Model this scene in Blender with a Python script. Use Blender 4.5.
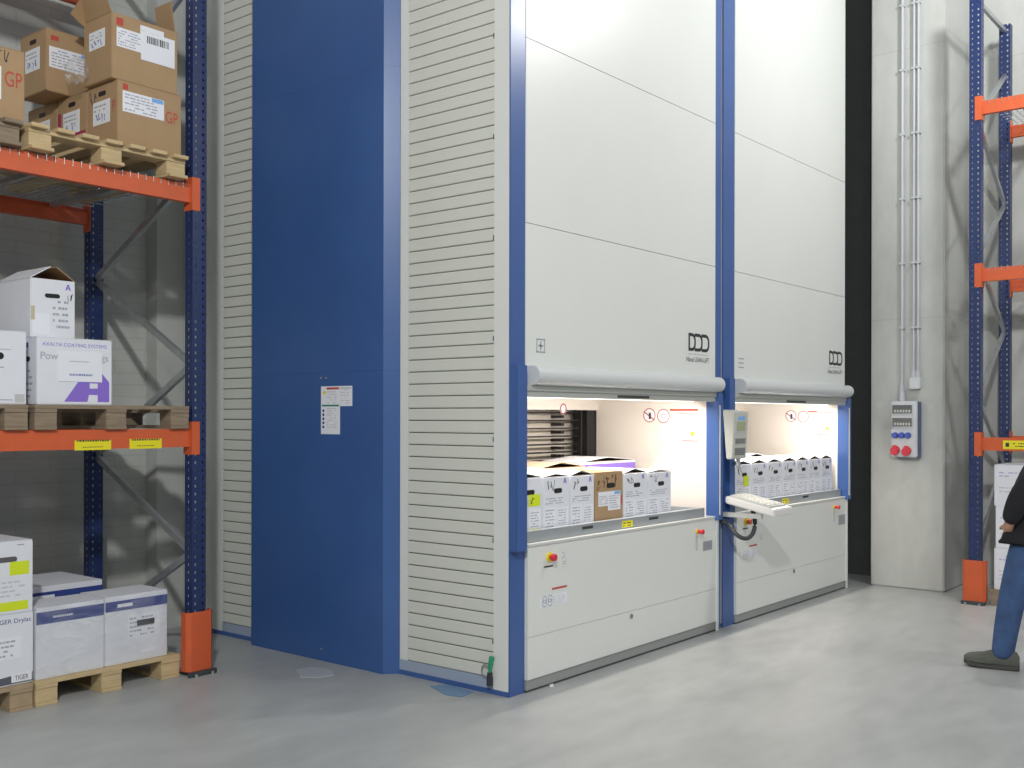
import bpy, bmesh, math, random
from mathutils import Vector, Matrix
random.seed(7)
for o in list(bpy.data.objects): bpy.data.objects.remove(o)
S = bpy.context.scene
COL = S.collection
# ------------------------------------------------------------------ camera
F, YAW, ROLL, CY = 1047.19, math.radians(39.038), math.radians(.098), 32.7
CAM = Vector((-4.7658, -3.8884, 1.65))
DV = Vector((math.cos(YAW), math.sin(YAW), 0)); RV = Vector((math.sin(YAW), -math.cos(YAW), 0)); UV = Vector((0, 0, 1))
cd = bpy.data.cameras.new('camera'); cam = bpy.data.objects.new('camera', cd); COL.objects.link(cam)
cd.sensor_width = 36; cd.lens = F / 1024 * 36; cd.shift_y = CY / 1024; cd.clip_end = 200
m = Matrix((RV, UV, -DV)).transposed().to_4x4()
cam.matrix_world = Matrix.Translation(CAM) @ m @ Matrix.Rotation(ROLL, 4, 'Z')
S.camera = cam
# ------------------------------------------------------------------ light
S.view_settings.view_transform = 'Standard'; S.view_settings.look = 'None'
S.view_settings.gamma = 1; S.view_settings.use_curve_mapping = False
S.view_settings.exposure = 0.0
w = bpy.data.worlds.new('world'); S.world = w; w.use_nodes = True
w.node_tree.nodes['Background'].inputs[0].default_value = (.93, .97, 1, 1)
w.node_tree.nodes['Background'].inputs[1].default_value = .06
def hall_lamp(x, y, z, p, r=.16):
    l = bpy.data.lights.new('hall_lamp', 'POINT'); l.energy = p; l.shadow_soft_size = r; l.color = (1, .99, .97)
    o = bpy.data.objects.new('hall_lamp', l); COL.objects.link(o); o.location = (x, y, z)
hall_lamp(3.6, -2.6, 5.75, 265)
hall_lamp(-6.0, -4.6, 5.75, 1400)
hall_lamp(3.6, -8.5, 5.75, 330)  # unseen lamp deeper in the hall, added for ambient fill
hall_lamp(-10.5, -9.0, 5.75, 400)  # unseen far-left lamp, added as fill, also on the slatted side

# ------------------------------------------------------------------ pixel helpers
def ray(u, v):
    a, b = u - 512, v - 384 - CY; c, s = math.cos(ROLL), math.sin(ROLL)
    a, b = a * c + b * s, -a * s + b * c
    return DV + RV * (a / F) - UV * (b / F)
def on(u, v, **k):
    q = ray(u, v); ax, val = list(k.items())[0]; i = 'xyz'.index(ax)
    return CAM + q * ((val - CAM[i]) / q[i])

# ------------------------------------------------------------------ materials
MATS = {}
def mat(name, col, rough=.5, metal=0, var=0, scale=6, bump=0, bscale=60, spec=.5, emit=0, stretch=None, coat=0):
    if name in MATS: return MATS[name]
    m = bpy.data.materials.new(name); m.use_nodes = True; nt = m.node_tree; b = nt.nodes['Principled BSDF']
    b.inputs['Base Color'].default_value = (*col, 1); b.inputs['Roughness'].default_value = rough
    b.inputs['Metallic'].default_value = metal; b.inputs['Specular IOR Level'].default_value = spec
    b.inputs['Coat Weight'].default_value = coat
    if emit:
        b.inputs['Emission Color'].default_value = (*col, 1); b.inputs['Emission Strength'].default_value = emit
    tc = nt.nodes.new('ShaderNodeTexCoord'); vec = tc.outputs['Object']
    if stretch:
        mp = nt.nodes.new('ShaderNodeMapping'); mp.inputs['Scale'].default_value = stretch
        nt.links.new(vec, mp.inputs['Vector']); vec = mp.outputs['Vector']
    if var:
        n = nt.nodes.new('ShaderNodeTexNoise'); n.inputs['Scale'].default_value = scale; n.inputs['Detail'].default_value = 6
        n.inputs['Roughness'].default_value = .65
        nt.links.new(vec, n.inputs['Vector'])
        r = nt.nodes.new('ShaderNodeMapRange'); r.inputs[1].default_value = .25; r.inputs[2].default_value = .75
        r.inputs[3].default_value = 1 - var; r.inputs[4].default_value = 1 + var
        nt.links.new(n.outputs['Fac'], r.inputs[0])
        mx = nt.nodes.new('ShaderNodeMix'); mx.data_type = 'RGBA'; mx.blend_type = 'MULTIPLY'
        mx.inputs['Factor'].default_value = 1; mx.inputs['A'].default_value = (*col, 1); mx.clamp_result = False
        nt.links.new(r.outputs[0], mx.inputs['B']); nt.links.new(mx.outputs['Result'], b.inputs['Base Color'])
    if bump:
        n = nt.nodes.new('ShaderNodeTexNoise'); n.inputs['Scale'].default_value = bscale; n.inputs['Detail'].default_value = 4
        nt.links.new(vec, n.inputs['Vector'])
        bp = nt.nodes.new('ShaderNodeBump'); bp.inputs['Strength'].default_value = bump; bp.inputs['Distance'].default_value = .01
        nt.links.new(n.outputs['Fac'], bp.inputs['Height']); nt.links.new(bp.outputs['Normal'], b.inputs['Normal'])
    MATS[name] = m; return m
CREAM = mat('cream_paint', (.73, .755, .735), .36, var=.02, scale=1.2)
CREAM_IN = mat('cream_inner', (.80, .76, .70), .5)
SLAT = mat('cream_slat', (.66, .68, .625), .42, var=.03, scale=3)
BLUE = mat('blue_paint', (.048, .112, .325), .30, var=.05, scale=2)
BLUE_D = mat('blue_panel', (.040, .108, .310), .33, var=.08, scale=1.5)
RACKBLUE = mat('rack_blue', (.016, .032, .115), .35)
ORANGE = mat('rack_orange', (.62, .112, .036), .42, var=.08, scale=9)
GALV = mat('galvanised', (.48, .50, .52), .35, .8, var=.15, scale=14)
STEEL = mat('grey_steel', (.36, .39, .42), .4, .3)
GREYPL = mat('grey_plastic', (.52, .54, .53), .42)
DGREY = mat('dark_grey', (.05, .055, .06), .5)
BLACK = mat('black', (.008, .008, .010), .5)
GAP = mat('dark_joint', (.16, .165, .13), .8)
WHITEB = mat('white_card', (.74, .76, .82), .6, var=.03, scale=8)
PAPER = mat('paper', (.80, .82, .88), .6)
BROWN = mat('brown_card', (.40, .265, .145), .7, var=.07, scale=7)
BROWN_D = mat('brown_card_inside', (.22, .13, .07), .8)
WOOD = mat('new_wood', (.56, .43, .24), .7, var=.16, scale=7, stretch=(1, 1, 6))
WOOD_D = mat('old_wood', (.26, .20, .14), .8, var=.25, scale=7, stretch=(1, 1, 6))
YEL = mat('yellow_label', (.80, .72, .015), .5)
LIME = mat('lime_label', (.66, .78, .02), .5)
RED = mat('red_plastic', (.62, .03, .05), .35)
REDINK = mat('red_ink', (.50, .07, .05), .6)
ORINK = mat('orange_red', (.60, .12, .05), .5)
INK = mat('black_ink', (.03, .03, .035), .6)
GINK = mat('grey_ink', (.36, .38, .44), .6)
BINK = mat('blue_ink', (.10, .14, .40), .6)
PURP = mat('purple_ink', (.25, .15, .62), .55)
NAVY = mat('navy_ink', (.03, .055, .25), .5)
SKYL = mat('light_blue_ink', (.20, .42, .80), .6)
MAG = mat('magenta_ink', (.35, .02, .09), .6)
GREEN = mat('green_strap', (.02, .30, .16), .5)
SOCKB = mat('socket_blue', (.035, .075, .40), .35)
SCREEN = mat('screen', (.36, .42, .27), .25)
SKIN = mat('skin', (.55, .30, .21), .5)
JEANS = mat('jeans', (.045, .095, .225), .8, var=.35, scale=7, bump=.9, bscale=13)
JACKET = mat('black_jacket', (.010, .010, .014), .85, bump=.3, bscale=25)
SUEDE = mat('grey_suede', (.11, .115, .10), .85, var=.15, scale=20)
HAIR = mat('hair', (.04, .025, .015), .7)
LINT = mat('ledge_black', (.012, .012, .015), .5)

def concrete(name, c0, c1, rough, seam=None):
    m = bpy.data.materials.new(name); m.use_nodes = True; nt = m.node_tree; b = nt.nodes['Principled BSDF']
    tc = nt.nodes.new('ShaderNodeTexCoord')
    def noise(sc, det, vec=None, dist=0):
        n = nt.nodes.new('ShaderNodeTexNoise'); n.inputs['Scale'].default_value = sc; n.inputs['Detail'].default_value = det
        n.inputs['Distortion'].default_value = dist
        nt.links.new(vec or tc.outputs['Object'], n.inputs['Vector']); return n
    mp = nt.nodes.new('ShaderNodeMapping'); mp.inputs['Scale'].default_value = (.5, 1.3, .6)
    mp.inputs['Rotation'].default_value = (0, 0, .6)
    nt.links.new(tc.outputs['Object'], mp.inputs['Vector'])
    a = noise(.9, 8, mp.outputs['Vector'], .6); c = noise(7, 8, mp.outputs['Vector']); f = noise(60, 4)
    m1 = nt.nodes.new('ShaderNodeMath'); m1.operation = 'MULTIPLY_ADD'; m1.inputs[1].default_value = .35
    nt.links.new(c.outputs['Fac'], m1.inputs[0])
    m2 = nt.nodes.new('ShaderNodeMath'); m2.operation = 'MULTIPLY'; m2.inputs[1].default_value = .65
    nt.links.new(a.outputs['Fac'], m2.inputs[0]); nt.links.new(m2.outputs[0], m1.inputs[2])
    r = nt.nodes.new('ShaderNodeValToRGB'); r.color_ramp.elements[0].position = .36; r.color_ramp.elements[1].position = .66
    r.color_ramp.elements[0].color = (*c0, 1); r.color_ramp.elements[1].color = (*c1, 1)
    nt.links.new(m1.outputs[0], r.inputs['Fac']); out = r.outputs['Color']
    bh = f.outputs['Fac']
    if seam:
        br = nt.nodes.new('ShaderNodeTexBrick'); br.inputs['Scale'].default_value = 1; br.inputs['Mortar Size'].default_value = .006
        br.inputs['Brick Width'].default_value = seam[0]; br.inputs['Row Height'].default_value = seam[1]; br.offset = seam[2]
        br.inputs['Color1'].default_value = br.inputs['Color2'].default_value = (1, 1, 1, 1)
        br.inputs['Mortar'].default_value = (.90, .90, .89, 1)
        mr = nt.nodes.new('ShaderNodeMapping'); mr.inputs['Rotation'].default_value = seam[3]
        nt.links.new(tc.outputs['Object'], mr.inputs['Vector']); nt.links.new(mr.outputs['Vector'], br.inputs['Vector'])
        mx = nt.nodes.new('ShaderNodeMix'); mx.data_type = 'RGBA'; mx.blend_type = 'MULTIPLY'; mx.inputs['Factor'].default_value = 1
        nt.links.new(out, mx.inputs['A']); nt.links.new(br.outputs['Color'], mx.inputs['B']); out = mx.outputs['Result']
    nt.links.new(out, b.inputs['Base Color'])
    rr = nt.nodes.new('ShaderNodeMapRange'); rr.inputs[3].default_value = rough - .08; rr.inputs[4].default_value = rough + .12
    nt.links.new(c.outputs['Fac'], rr.inputs[0]); nt.links.new(rr.outputs[0], b.inputs['Roughness'])
    bp = nt.nodes.new('ShaderNodeBump'); bp.inputs['Strength'].default_value = .08; bp.inputs['Distance'].default_value = .01
    nt.links.new(bh, bp.inputs['Height']); nt.links.new(bp.outputs['Normal'], b.inputs['Normal'])
    return m
FLOOR = concrete('floor_concrete', (.335, .35, .35), (.46, .475, .475), .40)
HP = math.pi / 2
WALLC = concrete('wall_concrete', (.44, .455, .43), (.55, .565, .55), .8, (2.6, 2.4, 0, (HP, 0, HP)))
WALLB = concrete('wall_block', (.46, .47, .44), (.56, .57, .55), .85, (.5, .09, .5, (HP, 0, 0)))
SHADEW = mat('recess_shade', (.06, .065, .067), .8, var=.1)  # even wall colour with the shade of the narrow gap put into it

def film_mat():
    m = bpy.data.materials.new('stretch_film'); m.use_nodes = True; nt = m.node_tree; nt.nodes.clear()
    o = nt.nodes.new('ShaderNodeOutputMaterial'); t = nt.nodes.new('ShaderNodeBsdfTransparent')
    g = nt.nodes.new('ShaderNodeBsdfGlossy'); g.inputs['Roughness'].default_value = .12
    dd = nt.nodes.new('ShaderNodeBsdfDiffuse'); dd.inputs['Color'].default_value = (.8, .82, .86, 1)
    tc = nt.nodes.new('ShaderNodeTexCoord'); mp = nt.nodes.new('ShaderNodeMapping'); mp.inputs['Scale'].default_value = (1.5, 1.5, 3)
    mp.inputs['Rotation'].default_value = (.4, .7, .2)
    n = nt.nodes.new('ShaderNodeTexNoise'); n.inputs['Scale'].default_value = 3; n.inputs['Detail'].default_value = 5; n.inputs['Distortion'].default_value = 1.5
    nt.links.new(tc.outputs['Object'], mp.inputs['Vector']); nt.links.new(mp.outputs['Vector'], n.inputs['Vector'])
    bp = nt.nodes.new('ShaderNodeBump'); bp.inputs['Strength'].default_value = .9; bp.inputs['Distance'].default_value = .03
    nt.links.new(n.outputs['Fac'], bp.inputs['Height']); nt.links.new(bp.outputs['Normal'], g.inputs['Normal'])
    r = nt.nodes.new('ShaderNodeMapRange'); r.inputs[1].default_value = .4; r.inputs[2].default_value = .75; r.inputs[3].default_value = .02; r.inputs[4].default_value = .22
    nt.links.new(n.outputs['Fac'], r.inputs[0])
    a = nt.nodes.new('ShaderNodeMixShader'); b = nt.nodes.new('ShaderNodeMixShader'); b.inputs[0].default_value = .10
    nt.links.new(r.outputs[0], a.inputs[0]); nt.links.new(t.outputs[0], a.inputs[1]); nt.links.new(dd.outputs[0], a.inputs[2])
    nt.links.new(a.outputs[0], b.inputs[1]); nt.links.new(g.outputs[0], b.inputs[2]); nt.links.new(b.outputs[0], o.inputs[0])
    return m
FILM = film_mat()

# ------------------------------------------------------------------ builders
ORG = {}
def tag(o, label=None, cat=None, group=None, kind=None):
    if label: o['label'] = label
    if cat: o['category'] = cat
    if group: o['group'] = group
    if kind: o['kind'] = kind
    return o
def thing(name, label, cat, loc=(0, 0, 0), group=None):
    o = bpy.data.objects.new(name, None); COL.objects.link(o); o.location = loc; o.empty_display_size = .1
    ORG[o.name] = Vector(loc); return tag(o, label, cat, group)
class MB:
    """collects world-space shapes; build() links them as one mesh object"""
    def __init__(s): s.v = []; s.f = []
    def poly(s, vs, fs):
        n = len(s.v); s.v += [Vector(p) for p in vs]; s.f += [tuple(i + n for i in f) for f in fs]; return s
    def box(s, x0, x1, y0, y1, z0, z1):
        return s.poly([(x, y, z) for x in (x0, x1) for y in (y0, y1) for z in (z0, z1)],
                      [(0, 1, 3, 2), (4, 6, 7, 5), (0, 4, 5, 1), (2, 3, 7, 6), (0, 2, 6, 4), (1, 5, 7, 3)])
    def slab(s, o, u, v, n):
        o, u, v, n = map(Vector, (o, u, v, n))
        return s.poly([o, o + u, o + u + v, o + v, o + n, o + u + n, o + u + v + n, o + v + n],
                      [(0, 3, 2, 1), (4, 5, 6, 7), (0, 1, 5, 4), (1, 2, 6, 5), (2, 3, 7, 6), (3, 0, 4, 7)])
    def prism(s, pts, ext):      # planar polygon extruded along ext
        e = Vector(ext); n = len(pts); P = [Vector(p) for p in pts]
        return s.poly(P + [p + e for p in P], [tuple(range(n))[::-1], tuple(range(n, 2 * n))] +
                      [(i, (i + 1) % n, n + (i + 1) % n, n + i) for i in range(n)])
    def bar(s, a, b, w, h, up=(0, 0, 1)):
        a, b = Vector(a), Vector(b); d = (b - a).normalized(); x = d.cross(Vector(up)).normalized() * w / 2; y = x.cross(d).normalized() * h / 2
        return s.prism([a + x + y, a - x + y, a - x - y, a + x - y], b - a)
    def tube(s, pts, r, n=10, cap=True):
        pts = [Vector(p) for p in pts]; rings = []
        up = Vector((0, 0, 1))
        for i, p in enumerate(pts):
            d = (pts[min(i + 1, len(pts) - 1)] - pts[max(i - 1, 0)]).normalized()
            u_ = up if abs(d.dot(up)) < .95 else Vector((1, 0, 0))
            x = d.cross(u_).normalized(); y = d.cross(x).normalized()
            rr = r[i] if isinstance(r, (list, tuple)) else r
            rings.append([p + (x * math.cos(t) + y * math.sin(t)) * rr for t in [2 * math.pi * k / n for k in range(n)]])
        vs = [q for R in rings for q in R]; fs = []
        for i in range(len(rings) - 1):
            for k in range(n): fs.append((i * n + k, i * n + (k + 1) % n, (i + 1) * n + (k + 1) % n, (i + 1) * n + k))
        if cap: fs += [tuple(range(n))[::-1], tuple(range((len(rings) - 1) * n, len(rings) * n))]
        return s.poly(vs, fs)
    def disc_ring(s, c, u, v, r0, r1, n, t=.0008):   # flat ring in the u,v plane
        c, u, v = map(Vector, (c, u, v)); nn = Vector(n) * t; N = 24
        vs = [c + (u * math.cos(a) + v * math.sin(a)) * r + nn for a in [2 * math.pi * k / N for k in range(N)] for r in (r0, r1)]
        return s.poly(vs, [(2 * k, 2 * k + 1, (2 * k + 3) % (2 * N), (2 * k + 2) % (2 * N)) for k in range(N)])
    def mesh(s, name, org=(0, 0, 0), bevel=0, smooth=False):
        me = bpy.data.meshes.new(name); o = Vector(org)
        me.from_pydata([p - o for p in s.v], [], s.f)
        bm = bmesh.new(); bm.from_mesh(me); bmesh.ops.recalc_face_normals(bm, faces=bm.faces)
        if bevel:
            bmesh.ops.bevel(bm, geom=list(bm.edges), offset=bevel, segments=2, affect='EDGES', clamp_overlap=True)
        bm.to_mesh(me); bm.free()
        if smooth:
            for p in me.polygons: p.use_smooth = True
            me.set_sharp_from_angle(angle=math.radians(40))
        return me
    def build(s, name, mt, parent=None, bevel=0, smooth=False):
        org = ORG.get(parent.name, Vector()) if parent else Vector()
        me = s.mesh(name, org, bevel, smooth); me.materials.append(mt)
        o = bpy.data.objects.new(name, me); COL.objects.link(o)
        if parent: o.parent = parent
        ORG[o.name] = org
        return o
def B(name, mt, parent, x0, x1, y0, y1, z0, z1, bevel=0):
    return MB().box(x0, x1, y0, y1, z0, z1).build(name, mt, parent, bevel)
def struct(o): o['kind'] = 'structure'; return o
def text(name, body, mt, parent, o, u, v, n, h=None, wd=None, t=.0008, shear=0):
    """flat lettering: lower-left corner o, along u, up v, height h or width wd"""
    cu = bpy.data.curves.new('t', 'FONT'); cu.body = body; cu.size = 1
    tmp = bpy.data.objects.new('t', cu); COL.objects.link(tmp)
    bpy.context.view_layer.update()
    me = bpy.data.meshes.new_from_object(tmp.evaluated_get(bpy.context.evaluated_depsgraph_get()))
    bpy.data.objects.remove(tmp); bpy.data.curves.remove(cu)
    xs = [q.co.x for q in me.vertices]; ys = [q.co.y for q in me.vertices]
    x0, x1, y0, y1 = min(xs), max(xs), min(ys), max(ys)
    sx = (wd / (x1 - x0)) if wd else h / (y1 - y0); sy = h / (y1 - y0) if h else sx
    o, u, v, n = Vector(o), Vector(u).normalized(), Vector(v).normalized(), Vector(n).normalized()
    org = ORG.get(parent.name, Vector())
    for q in me.vertices:
        q.co = o + u * ((q.co.x - x0) * sx) + v * ((q.co.y - y0) * sy) + n * t - org
    me.materials.clear(); me.materials.append(mt); me.name = name
    ob = bpy.data.objects.new(name, me); COL.objects.link(ob); ob.parent = parent; ORG[ob.name] = org
    return ob
def slab(name, mt, parent, o, u, v, n): return MB().slab(o, u, v, n).build(name, mt, parent)
def printing(parent, o, u, v, n, rows, mt, seed=0, fill=.8, name='print'):
    """rows of tiny unreadable type as fine bars"""
    rnd = random.Random(seed); mb = MB(); o, u, v, n = map(Vector, (o, u, v, n))
    for i in range(rows):
        y = (i + .3) / rows; x = 0
        while x < fill:
            l = rnd.uniform(.04, .16) if rows > 1 else rnd.uniform(.03, .07)
            if rows == 1 or rnd.random() < .8: mb.slab(o + u * x + v * y, u * min(l, 1 - x), v * (.38 / rows), n)
            x += l + .03
    return mb.build(name, mt, parent)
def scribble(parent, o, u, v, n, mt, k=3, seed=1, wd=.006, name='handwriting'):
    rnd = random.Random(seed); mb = MB(); o, u, v, n = map(Vector, (o, u, v, n)); nn = n.normalized()
    for i in range(k):
        p = o + u * ((i + .2) / k) + v * rnd.uniform(.5, .95)
        for j in range(4):
            q = o + u * ((i + rnd.uniform(0, .9)) / k) + v * rnd.uniform(0, 1)
            d = q - p
            if d.length > 1e-4:
                s_ = d.cross(nn).normalized() * wd
                mb.slab(p, d, s_, n)
            p = q
    return mb.build(name, mt, parent)

# ================================================================== SETTING
struct(B('floor', FLOOR, None, -14, 12, -14, 6, -.2, 0))
struct(B('wall_back', WALLB, None, -14, 0.9, 3.45, 3.7, 0, 8))
struct(B('trim_1', WALLC, None, -.235, .9, 3.30, 3.449, 0, 8))          # concrete pier in the corner
wr = struct(B('wall_right', WALLC, None, 6.30, 6.6, -14, -.839, 0, 8))
pier = struct(B('trim_2', WALLC, None, 5.46, 6.6, -.838, -.14, 0, 8, .012))   # concrete pier carrying the socket box
struct(B('wall_niche', SHADEW, None, 6.05, 6.3, -.139, 4.0, 0, 8))
struct(B('wall_niche_rear', SHADEW, None, 4.8, 6.049, 3.7, 3.9, 0, 8))
for (u, v) in ((880, 405), (931, 408)):                                  # filled formwork holes
    p = on(u, v, x=5.46)
    MB().tube([(5.4585, p.y, p.z), (5.4625, p.y, p.z)], .035, 16).build('tie_hole', GREYPL, pier)

HALL = mat('hall_grey', (.24, .25, .25), .9)
struct(B('ceiling', HALL, None, -14, 12, -14, 6, 8.0, 8.2))
struct(B('wall_left', HALL, None, -14.2, -14, -14, 6, 0, 8))
struct(B('wall_front', HALL, None, -14, 12, -14.2, -14, 0, 8))

# ================================================================== STORAGE LIFTS
ZTOP = 6.14
def flat_label(parent, u0, v0, u1, v1, y, mt=PAPER, rows=5, ink=GINK, seed=0):
    a, b = on(u0, v1, y=y), on(u1, v0, y=y)
    l = slab('label', mt, parent, (a.x, y, a.z), (b.x - a.x, 0, 0), (0, 0, b.z - a.z), (0, -.0012, 0))
    if rows: printing(l, (a.x + .01, y - .0012, a.z + .01), (b.x - a.x - .02, 0, 0), (0, 0, b.z - a.z - .02), (0, -.0006, 0), rows, ink, seed)
    return l
def lift(name, label, X0, X1, first):
    """one tower: left post from X0, panels from X0+PL to X1, posts, opening, interior"""
    t = thing(name, label, 'storage lift', (X0, 0, 0))
    XP0 = X0 + (.144 if first else .19); XP1 = X1                      # clear panel span
    XE = X1 + (.10 if first else .02)                                  # end of the body
    GL0, GL1 = (X0, X0 + .1) if first else (X0 + .012, X0 + .105)
    D = 3.0
    # body shell
    B('rear_panel', CREAM, t, X0 + .01, XE, D - .03, D, .03, ZTOP)
    B('roof_panel', CREAM, t, X0 + .01, XE, .01, D - .031, ZTOP - .03, ZTOP)
    B('side_panel', CREAM, t, XE - .02, XE, .011, D - .031, .03, ZTOP - .031)
    if not first: B('side_panel', CREAM, t, X0 + .01, X0 + .03, .011, D - .031, .03, ZTOP - .031)
    # posts
    B('post', BLUE, t, X0, XP0 - .001, -.008, .0005, .0, ZTOP, .002)
    if first: B('post', BLUE, t, XP1 + .001, XE + .012, -.004, .05, .0, ZTOP, .004)
    else: B('post', NAVY, t, XE + .001, XE + .10, .22, .34, 0, ZTOP)
    # upper front panels
    zs = [1.86, 2.811, 3.918, ZTOP]
    for a, b in zip(zs, zs[1:]):
        B('front_panel', CREAM, t, XP0, XP1, -.012, .01, a + .0016, b - .0016, .001)
    B('panel_backing', GAP, t, XP0, XP1, .0101, .02, 1.87, ZTOP - .04)
    # rounded rail at the foot of the upper front, D-shaped
    zc, r = 1.898, .058
    prof = [(XP0 + .01, -.012, zc + r), (XP0 + .01, -.012, zc - r)]
    prof += [(XP0 + .01, -.052 - r * math.sin(a), zc - r * math.cos(a)) for a in [math.pi * k / 12 for k in range(13)]]
    rail = MB().prism(prof, (XP1 - XP0 - .03, 0, 0)).build('rounded_rail', GREYPL, t, smooth=True)
    rail.data.materials[0] = mat('rail_grey', (.62, .65, .66), .35)
    vb = MB().box(GL1 + .001, XP1 - .03, -.034, .0, 1.768, 1.838).box(GL1 + .001, XP1 - .026, -.044, -.005, 1.806, 1.839)
    vb = vb.build('door_edge_bar', mat('bar_grey', (.47, .49, .46), .45), t)
    xm = (XP0 + XP1) / 2
    B('grip_slot', DGREY, vb, xm - .22, xm + .18, -.0362, -.0338, 1.778, 1.795)
    # guides beside the opening
    B('guide_channel', BLUE, t, GL0 - .002, GL1, -.062, .0, .855, 1.955, .004)
    gx = XP1 - .036
    g = MB().box(gx, gx + .07, -.062, -.012, .86, 1.835).box(gx, gx + .03, -.012, .045, .86, 1.80).build('guide_channel', BLUE, t)
    MB().tube([(gx + .012, -.066, .9), (gx + .012, -.066, 1.74)], .006, 8).build('sensor_strip', GREYPL, g)
    # lower front
    lz = .884
    B('lower_panel', CREAM, t, XP0 + .002, XP1, -.03, .0, .3288, lz - .012, .002)
    B('lower_panel', CREAM, t, XP0 + .002, XP1, -.03, .0, .075, .3272, .002)
    B('panel_backing', GAP, t, XP0, XP1, .0001, .008, .06, lz)
    B('sill', mat('sill_cream', (.62, .64, .62), .4), t, XP0 + .002, XP1, -.036, .06, lz - .0115, lz + .004)
    B('kick_plate', mat('kick_grey', (.30, .31, .31), .5), t, XP0, XP1, -.022, .0, .014, .074)
    B('foot_rail', DGREY, t, XP0, XP1, -.018, .03, 0, .0135)
    B('corner_bracket', CREAM, t, XP1 - .02, XP1 + .006, -.042, -.03, 0.004, lz - .02)
    # interior of the opening
    ix0, ix1 = XP0 - .02, XP1 - .03
    iz0, iz1 = .86, 1.84
    B('inner_side', CREAM_IN, t, ix1, ix1 + .02, .046, 1.075, iz0, iz1)
    B('inner_side', CREAM_IN, t, ix0 - .02, ix0, .011, 1.075, iz0, iz1)
    B('inner_ceiling', CREAM_IN, t, ix0, ix1, .03, 1.075, iz1 - .02, iz1)
    B('inner_lintel', CREAM_IN, t, ix0, ix1, 1.055, 1.075, 1.705, iz1 - .021)
    B('inner_base', STEEL, t, ix0, ix1, .07, 1.25, iz0 - .03, iz0 - .005)
    B('shaft_rear', mat('shaft_panel', (.66, .62, .55), .6), t, ix0, ix1, 1.26, 1.28, iz0, 2.2)
    B('shaft_column', LINT, t, ix1 - .13, ix1 - .002, 1.08, 1.22, iz0, 1.95)
    B('shaft_post', LINT, t, ix1 - .19, ix1 - .170, 1.10, 1.129, iz0, 1.95)
    z = 1.11
    while z < 1.75:
        led = B('shelf_ledge', LINT, t, ix0, ix1 - .131, 1.13, 1.155, z - .006, z + .006)
        B('ledge_clip', LINT, led, ix1 - .39, ix1 - .345, 1.156, 1.2605, z + .02, z + .042)
        z += .0638
    # lamp tube behind the door edge
    lm = mat('lamp_tube', (1, .93, .84), .5, emit=3)
    fx = B('lamp_housing', CREAM_IN, t, ix0 + .1, ix1 - .1, .05, .13, 1.795, 1.819)
    MB().tube([(ix0 + .14, .09, 1.78), (ix1 - .14, .09, 1.78)], .013, 10).build('lamp_tube', lm, fx)
    l = bpy.data.lights.new('opening_lamp', 'AREA'); l.shape = 'RECTANGLE'; l.size = ix1 - ix0 - .3; l.size_y = .05
    l.energy = 24; l.color = (1, .90, .80)
    lo = bpy.data.objects.new('opening_lamp', l); COL.objects.link(lo); lo.location = ((ix0 + ix1) / 2, .10, 1.762)
    lo.rotation_euler = (math.radians(22), 0, 0)
    # signs on the right inner side
    X = ix1
    def sgn(u, v): return on(u, v, x=X)
    pts = ((649.5, 415.3), (663.5, 416)) if first else ((791, 416), (803.3, 416.6))
    for k, (u, v) in enumerate(pts):
        c = sgn(u, v); rr = .058
        d = MB().tube([(X - .0012, c.y, c.z), (X, c.y, c.z)], rr, 24).build('prohibition_sign', PAPER, t)
        MB().disc_ring(c, (0, 1, 0), (0, 0, 1), rr * .86, rr * .99, (-1, 0, 0), .002).build('red_ring', mat('sign_red', (.42, .11, .13), .5), d)
        if k == 0:
            MB().slab((X - .002, c.y + .05, c.z + .035), (0, -.10, -.07), (0, .005, -.008), (-.0005, 0, 0)).build('red_bar', MATS['sign_red'], d)
            MB().slab((X - .002, c.y - .015, c.z - .03), (0, .02, 0), (0, 0, .05), (-.0006, 0, 0)).build('figure', INK, d)
        else:
            MB().disc_ring(c, (0, 1, 0), (0, 0, 1), rr * .25, rr * .33, (-1, 0, 0), .002).build('figure', MATS['sign_red'], d)
    shs = ((670, 408.8, 698, 411, REDINK), (679, 412, 698, 438, PAPER), (682, 440, 698, 453, PAPER)) if first else \
          ((808, 411, 817, 412.4, REDINK), (817, 412, 832, 432, PAPER), (817, 434, 832, 446, PAPER))
    for k, (u0, v0, u1, v1, mt) in enumerate(shs):
        a, b = sgn(u0, v1), sgn(u1, v0)
        s_ = slab('notice', mt, t, (X, a.y, a.z), (0, b.y - a.y, 0), (0, 0, b.z - a.z), (-.0012, 0, 0))
        if k:
            printing(s_, (X - .0013, a.y - .01, a.z + .01), (0, (b.y - a.y) * .9, 0), (0, 0, (b.z - a.z) * .85), (-.0006, 0, 0), 7, GINK, k)
            slab('heading', REDINK, s_, (X - .0013, a.y, b.z - .012), (0, (b.y - a.y), 0), (0, 0, .008), (-.0006, 0, 0))
            if k == 1: slab('warning_mark', YEL, s_, (X - .0013, b.y + .03, a.z + .02), (0, .035, 0), (0, 0, .03), (-.0006, 0, 0))
    return t
L1 = lift('storage_lift', 'tall cream and blue vertical storage lift with slatted side and blue shaft cover', 0, 2.506, True)
L2 = lift('storage_lift', 'cream and blue vertical storage lift beside the dark wall gap, terminal on its post', 2.64, 5.119, False)

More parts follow.
